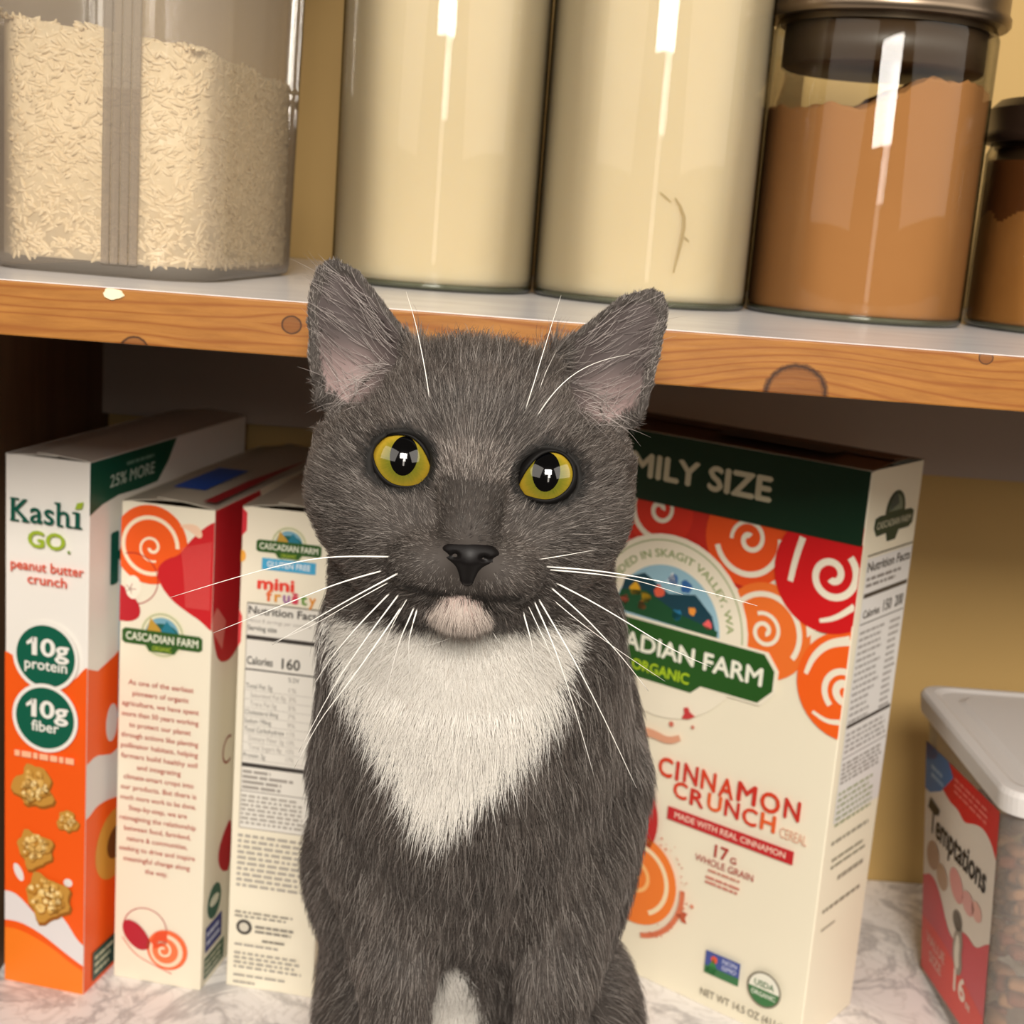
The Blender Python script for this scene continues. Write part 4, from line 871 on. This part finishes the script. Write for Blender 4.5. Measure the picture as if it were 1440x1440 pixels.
# eyes
def eye_mat():
    m = mat('cat_iris', (190, 170, 30), .12, .5); q = NT(m); q.b.inputs['Coat Weight'].default_value = 1.0; q.b.inputs['Coat Roughness'].default_value = .02
    sx = q.n('SeparateXYZ'); q.set(sx.inputs[0], q.n('TexCoord').outputs['Object'])
    r = q.math('SQRT', q.math('ADD', q.math('MULTIPLY', sx.outputs[0], sx.outputs[0]), q.math('MULTIPLY', sx.outputs[1], sx.outputs[1])))
    r = q.math('DIVIDE', r, .0094)
    ang = q.math('ARCTAN2', sx.outputs[1], sx.outputs[0]); cx = q.n('CombineXYZ'); q.set(cx.inputs[0], q.math('MULTIPLY', q.math('COSINE', ang), 6)); q.set(cx.inputs[1], q.math('MULTIPLY', q.math('SINE', ang), 6)); q.set(cx.inputs[2], q.math('MULTIPLY', r, 1.2))
    f = q.noise(cx.outputs[0], 2.2, 4, .7); rr = q.math('ADD', r, q.math('MULTIPLY', q.math('SUBTRACT', f, .5), .22))
    col = q.ramp(rr, [(0, srgb(74, 80, 24)), (.42, srgb(92, 96, 28)), (.60, srgb(130, 118, 34)), (.78, srgb(184, 150, 46)), (.92, srgb(170, 132, 38)), (1.0, srgb(60, 44, 12))])
    q.set(q.b.inputs['Base Color'], q.mix(q.math('MULTIPLY', f, .45), col, srgb(130, 120, 30)))
    return m
m_iris = eye_mat(); m_pupil = mat('cat_pupil', (4, 4, 5), .08, .5, Coat_Weight=1.0, Coat_Roughness=.02)
def dome(R_, hx, hy, z_lift, n=28, m=14):
    v = []; f = []
    for j in range(m+1):
        for k in range(n):
            a = 2*math.pi*k/n; t = j/m; x, y = hx*t*math.cos(a), hy*t*math.sin(a); v.append((x, y, math.sqrt(max(R_*R_-x*x-y*y, 0))+z_lift))
    for j in range(m):
        for k in range(n): f.append((j*n+k, (j+1)*n+k, (j+1)*n+(k+1) % n, j*n+(k+1) % n))
    return v, f
for X, Y, W, sg in EYES:
    v, f = lathe_vf([(max(1e-7, math.sin(math.pi*j/24)), -math.cos(math.pi*j/24)) for j in range(25)], 40)
    o = link_mesh('eye', v, f, m_iris, cat, True)
    c = hl(X, Y, W); look = Vector((CAM-c)); look = Vector(EW)*.55+look.normalized()*.45; look.normalize()
    ux = Vector(EX); ux = (ux-look*ux.dot(look)).normalized(); uy = look.cross(ux)
    o.matrix_world = Matrix(((ux[0], uy[0], look[0], c[0]*S), (ux[1], uy[1], look[1], c[1]*S), (ux[2], uy[2], look[2], c[2]*S), (0, 0, 0, 1)))
    v, f = dome(1.0, .385, .55, .004); v = [(x+(.03 if sg > 0 else -.05), y+.15, z) for x, y, z in v]
    v = [(x, y, math.sqrt(max(1-x*x-y*y, 0))+.006) for x, y, z in v]
    p = link_mesh('pupil', v, f, m_pupil, o, True)

# dark lid margins round the eyes
m_lid = mat('eyelid_skin', (14, 12, 11), .6, .15)
for (X, Y, W, sg), loop in zip(EYES, LIDS):
    c = hl(X, Y, W); pts = np.array(loop, float)
    for _ in range(2): pts = np.stack([pts*.75+np.roll(pts, -1, 0)*.25, pts*.25+np.roll(pts, -1, 0)*.75], 1).reshape(-1, 2)
    def onball(px, py, R_):
        d = FWD+(px-720)/F_PX*RGT-(py-720)/F_PX*UPV; d /= np.linalg.norm(d); o_ = CAM-c; b_ = o_ @ d; disc = b_*b_-(o_ @ o_-R_*R_)
        return CAM+d*(-b_-math.sqrt(disc)) if disc > 0 else CAM+d*(-b_)
    cen = pts.mean(0); rings = []
    for sc, R_ in ((1.0, 1.025), (1.0, 1.06), (1.07, 1.10), (1.18, 1.11), (1.36, 1.08), (1.5, 1.03)): rings.append([tuple(onball(*(cen+(p-cen)*sc), R_)) for p in pts])
    v, f = loft_vf(rings, False, False); link_mesh('eyelid', v, f, m_lid, cat, True)

# nose leather
NF = Field(hl(0, -1.9, 4.7)-1.6, hl(0, -1.9, 4.7)+1.6, .045)
Nn = lambda X, Y, W, r, k=.2, mode='add': NF.ell(hl(X, Y, W), r, k, HB3, mode)
for s in (-1, 1): Nn(.30+s*.38, -1.72, 4.62, (.42, .30, .34), .2)
Nn(.30, -1.62, 4.78, (.55, .26, .26), .2); NF.cap(hl(.30, -1.82, 4.72), hl(.30, -2.36, 4.5), .44, .22, .2)
for s in (-1, 1): Nn(.30+s*.40, -1.80, 5.06, (.14, .09, .20), .08, 'sub'); NF.cap(hl(.30+s*.5, -1.86, 4.95), hl(.30+s*.78, -1.72, 4.75), .07, .05, .06, 'sub')
nv, nq = NF.mesh(); nose = link_mesh('nose', nv, nq, mat('nose_leather', (17, 14, 14), .5, .25), cat, True)

# fur: every hair is a curve rooted on the skin
def grow_fur(N_try):
    T = np.concatenate([Q[:, [0, 1, 2]], Q[:, [0, 2, 3]]]); A = V[T[:, 0]]; B = V[T[:, 1]]; C3 = V[T[:, 2]]
    ar = np.linalg.norm(np.cross(B-A, C3-A), axis=1)/2; cen = (A+B+C3)/3; nn = np.cross(B-A, C3-A); nn /= np.maximum(np.linalg.norm(nn, axis=1), 1e-9)[:, None]
    q = (cen-HC) @ HB3.T; X, Y, W = q.T; head = np.linalg.norm(q*[1, .95, .9], axis=1)
    face = sstep(6.6, 5.6, head)
    vis = np.einsum('ij,ij->i', nn, (CAM-cen)/np.linalg.norm(CAM-cen, axis=1)[:, None])
    ear_ = (np.abs(X) > 2.2) & (Y > 2.9) & (W > -4.5); dens = 190+330*face; dens[ear_] = 420; dens = dens*np.where(vis > -.25, 1.0, .35)*np.where(cen[:, 1] > 8, .6, 1.0)*np.where(cen[:, 2] < 11, .35, 1)
    ei = ear_inner(cen, nn); dens[ei] = 26
    er = eye_r(cen); dens[er < 1.12] = 0
    nz = np.hypot((X-.30)/.92, (Y+1.85)/.62); dens[(nz < .85) & (W > 3.6)] = 0
    n = rng.poisson(ar*dens*N_try); ti = np.repeat(np.arange(len(T)), n); M = len(ti)
    r1 = np.sqrt(rng.random(M)); r2 = rng.random(M); w = np.stack([1-r1, r1*(1-r2), r1*r2], 1)
    P = (V[T[ti]]*w[:, :, None]).sum(1); N_ = (VN[T[ti]]*w[:, :, None]).sum(1); N_ /= np.maximum(np.linalg.norm(N_, axis=1), 1e-9)[:, None]
    q = (P-HC) @ HB3.T; X, Y, W = q.T; face = face[ti]; ei = ei[ti]; er = er[ti]
    # lie of the coat
    d = q-np.array([.1, -1.5, 4.6]); d[:, 2] -= .8; d[:, 1] += np.where(Y > -1.2, .25, -.1); dirf = (d/np.linalg.norm(d, axis=1)[:, None]) @ HB3
    xc = P[:, 0]+.5; dirb = np.stack([xc*.09, np.where(P[:, 1] > -2, .35, -.12), -np.ones(M)], 1)
    chest = sstep(-2, -5, P[:, 1])*sstep(17, 22, P[:, 2]); dirb[:, 0] += chest*xc*.10
    fl = face[:, None]; D = dirf*fl+dirb/np.linalg.norm(dirb, axis=1)[:, None]*(1-fl)
    ue = np.stack([np.sign(X)*.25, 1+0*X, -.25+0*X], 1) @ HB3; er_ = (np.abs(X) > 2.2) & (Y > 2.9) & (W > -4.5); D[er_] = ue[er_]
    if ei.any():
        s_ = np.sign(X); de = np.stack([s_*.9, .55+0*X, .45+0*X], 1) @ HB3; D[ei] = de[ei]
    D += rng.normal(0, .16, (M, 3)); D -= N_*np.einsum('ij,ij->i', D, N_)[:, None]; D /= np.maximum(np.linalg.norm(D, axis=1), 1e-6)[:, None]
    # length
    nd = np.linalg.norm((q-np.array([.1, -1.8, 4.5])), axis=1)
    L = (.16+.42*sstep(.6, 5.0, nd))*face+(1-face)*.85
    ear_ = ear_[ti]; L[ear_] = .20; L[(np.abs(X) > 3.5) & (Y > 1.4) & (Y <= 2.9) & (W > -3)] = .28
    L *= np.where(er < 1.6, .45+.55*sstep(1.1, 1.6, er), 1)
    L = np.where((face < .5) & (P[:, 2] < 15.5) & (P[:, 1] < -2.5), .55, L); L = np.where((face < .6) & (chest > .4) & ~ear_, .85+.45*chest, L)
    L = np.where((Y < -2.9) & (W > 2) & (np.abs(X) < 1.4), .55, L)
    L = np.where(ei, 1.2*rng.random(M)+.35, L); L *= rng.uniform(.65, 1.2, M)
    topk = (Y > 3.4) & (np.abs(X) < 2.6) & ~ei; L[topk] *= rng.uniform(.8, 1.7, topk.sum()); lift = np.where(topk, .62, np.where(ei, .35, np.where(face > .5, .30, .34)))*rng.uniform(.6, 1.5, M)
    # colour
    bib, belly, chin = white_at(P, .14)
    mot = np.sin(2.1*P[:, 0]+1.3*P[:, 2]+.7)*np.sin(1.7*P[:, 2]-1.1*P[:, 0]+2)+.6*np.sin(4.3*P[:, 0]+2.9*P[:, 2])*np.sin(3.7*P[:, 2]+1.9*P[:, 1]); br = np.exp(rng.normal(0, .36, M)+.22*mot); col = GREY[None]*br[:, None]
    tip = rng.random(M) < .17; col[tip] = np.array([.33, .295, .265])*rng.uniform(.7, 1.2, tip.sum())[:, None]
    bridge = (np.abs(X-.2) < .8) & (Y > -1.6) & (Y < .15) & (W > 2.6); col[bridge] *= .55
    brow = (np.abs(X-.05) < 1.0) & (Y > .15) & (Y < 1.2) & (W > 2); col[brow] *= 1.45
    mth = (np.abs(Y+2.88-.10*np.abs(X-.2)) < .10) & (np.abs(X-.2) < 1.5) & (W > 2.6); col[mth] *= .3
    muz = (Y < -1.7) & (Y > -2.95) & (W > 3.0); col[muz] *= .8
    wh = bib | belly; col[wh] = np.array([.97, .93, .86])*rng.uniform(.93, 1.02, wh.sum())[:, None]
    col[chin] = np.array([.70, .60, .53])*rng.uniform(.8, 1.1, chin.sum())[:, None]
    col[ei] = np.array([.50, .44, .41])*rng.uniform(.35, 1.2, ei.sum())[:, None]
    edge = (er < 1.3); col[edge] *= .3
    rad = np.where(ei, .006, np.where(face > .5, .0055, .0075))*rng.uniform(.8, 1.2, M); rad[tip & (face < .5)] *= 1.1
    K = 5; s = np.linspace(0, 1, K)[None, :, None]
    sag = np.array([0, 0, -1.0])[None, None]*(.12*L*(1-face))[:, None, None]
    pts = P[:, None]-N_[:, None]*.02+L[:, None, None]*(D[:, None]*(.70*s+.28*s*s)+N_[:, None]*lift[:, None, None]*(1.5*s-.75*s*s))+sag*s*s
    hc = bpy.data.hair_curves.new('fur'); hc.add_curves([K]*M)
    hc.attributes['position'].data.foreach_set('vector', (pts*S).astype(np.float32).ravel()) if 'position' in hc.attributes else None
    ra = hc.attributes.new('radius', 'FLOAT', 'POINT') if 'radius' not in hc.attributes else hc.attributes['radius']
    ra.data.foreach_set('value', (rad[:, None]*np.array([1, 1, .85, .6, .15])[None]*S).astype(np.float32).ravel())
    ca = hc.attributes.new('hair_colour', 'FLOAT_COLOR', 'CURVE'); ca.data.foreach_set('color', np.c_[col, np.ones(M)].astype(np.float32).ravel())
    o = bpy.data.objects.new('fur', hc); COL.objects.link(o); o.parent = cat
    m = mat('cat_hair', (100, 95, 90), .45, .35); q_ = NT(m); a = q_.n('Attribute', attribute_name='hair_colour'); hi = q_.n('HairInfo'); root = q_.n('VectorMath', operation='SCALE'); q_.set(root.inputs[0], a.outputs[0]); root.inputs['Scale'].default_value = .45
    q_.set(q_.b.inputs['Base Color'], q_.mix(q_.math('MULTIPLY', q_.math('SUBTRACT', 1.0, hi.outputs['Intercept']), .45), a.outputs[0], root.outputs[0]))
    hc.materials.append(m); print('hairs', M); return o
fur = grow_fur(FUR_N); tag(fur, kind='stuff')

# whiskers and brow hairs
m_whisk = mat('whisker_hair', (250, 246, 238), .35, .5)
from mathutils.bvhtree import BVHTree
bvh = BVHTree.FromPolygons([Vector(p) for p in V], [list(map(int, f)) for f in Q])
WH = [[(550, 783), (500, 782), (455, 783), (400, 793), (330, 812), (240, 840)], [(540, 802), (480, 818), (430, 838), (370, 862), (300, 890)], [(562, 805), (500, 838), (440, 872), (383, 907)], [(548, 818), (490, 850), (440, 880), (380, 905)],
 [(550, 832), (505, 878), (465, 925), (440, 965)], [(563, 833), (520, 890), (470, 962), (420, 1058)], [(568, 848), (530, 905), (480, 975), (450, 1010), (414, 1080)], [(584, 850), (560, 905), (540, 985)], [(588, 852), (574, 900), (576, 955)], [(575, 838), (556, 870), (540, 905), (530, 945)],
 [(757, 787), (800, 780), (838, 773)], [(766, 797), (830, 801), (900, 811), (1000, 833), (1065, 852)], [(770, 801), (830, 806), (890, 814), (960, 836)], [(778, 818), (830, 844), (890, 880), (950, 917), (1000, 938)], [(772, 824), (820, 865), (870, 918), (912, 972)], [(776, 842), (815, 875), (870, 915), (935, 958)],
 [(750, 843), (778, 905), (805, 985), (835, 1090)], [(756, 840), (800, 915), (845, 1000), (895, 1108)], [(735, 858), (748, 905), (753, 955)], [(742, 850), (775, 920), (790, 965)],
 [(605, 568), (598, 520), (585, 455), (571, 410)], [(738, 579), (752, 535), (770, 475), (789, 415)], [(752, 590), (775, 555), (805, 525), (845, 506), (886, 498)], [(757, 552), (768, 522), (783, 492)], [(640, 895), (612, 905), (585, 912)], [(690, 885), (700, 900), (708, 912)]]
for k, path in enumerate(WH):
    px, py = path[0]; dr = FWD+(px-720)/F_PX*RGT-(py-720)/F_PX*UPV; hit = bvh.ray_cast(Vector(CAM), Vector(dr).normalized())
    y0 = hit[0].y if hit[0] is not None else -11.0
    brow = 20 <= k <= 23; n = 14; xs = np.array(path, float); tt = np.linspace(0, len(xs)-1, n); cx = np.interp(tt, range(len(xs)), xs[:, 0]); cy_ = np.interp(tt, range(len(xs)), xs[:, 1])
    for _ in range(3): cx[1:-1] = (cx[:-2]+2*cx[1:-1]+cx[2:])/4; cy_[1:-1] = (cy_[:-2]+2*cy_[1:-1]+cy_[2:])/4
    dep = [y0+.1-.45*math.sin(min(1, t*2)*math.pi/2)+(1.6 if brow else 1.0)*t*t for t in np.linspace(0, 1, n)]
    pts = [at(a, b, c) for a, b, c in zip(cx, cy_, dep)]
    r0 = .026 if not brow else .018
    if k >= 24: r0 = .010
    if k in (3, 9, 10, 15, 19, 23): r0 *= .6
    vf = tube_vf(pts, [r0*(1-.72*i/(n-1)) for i in range(n)], 6); link_mesh('brow_hair' if brow else 'whisker', *vf, m_whisk, cat, True)
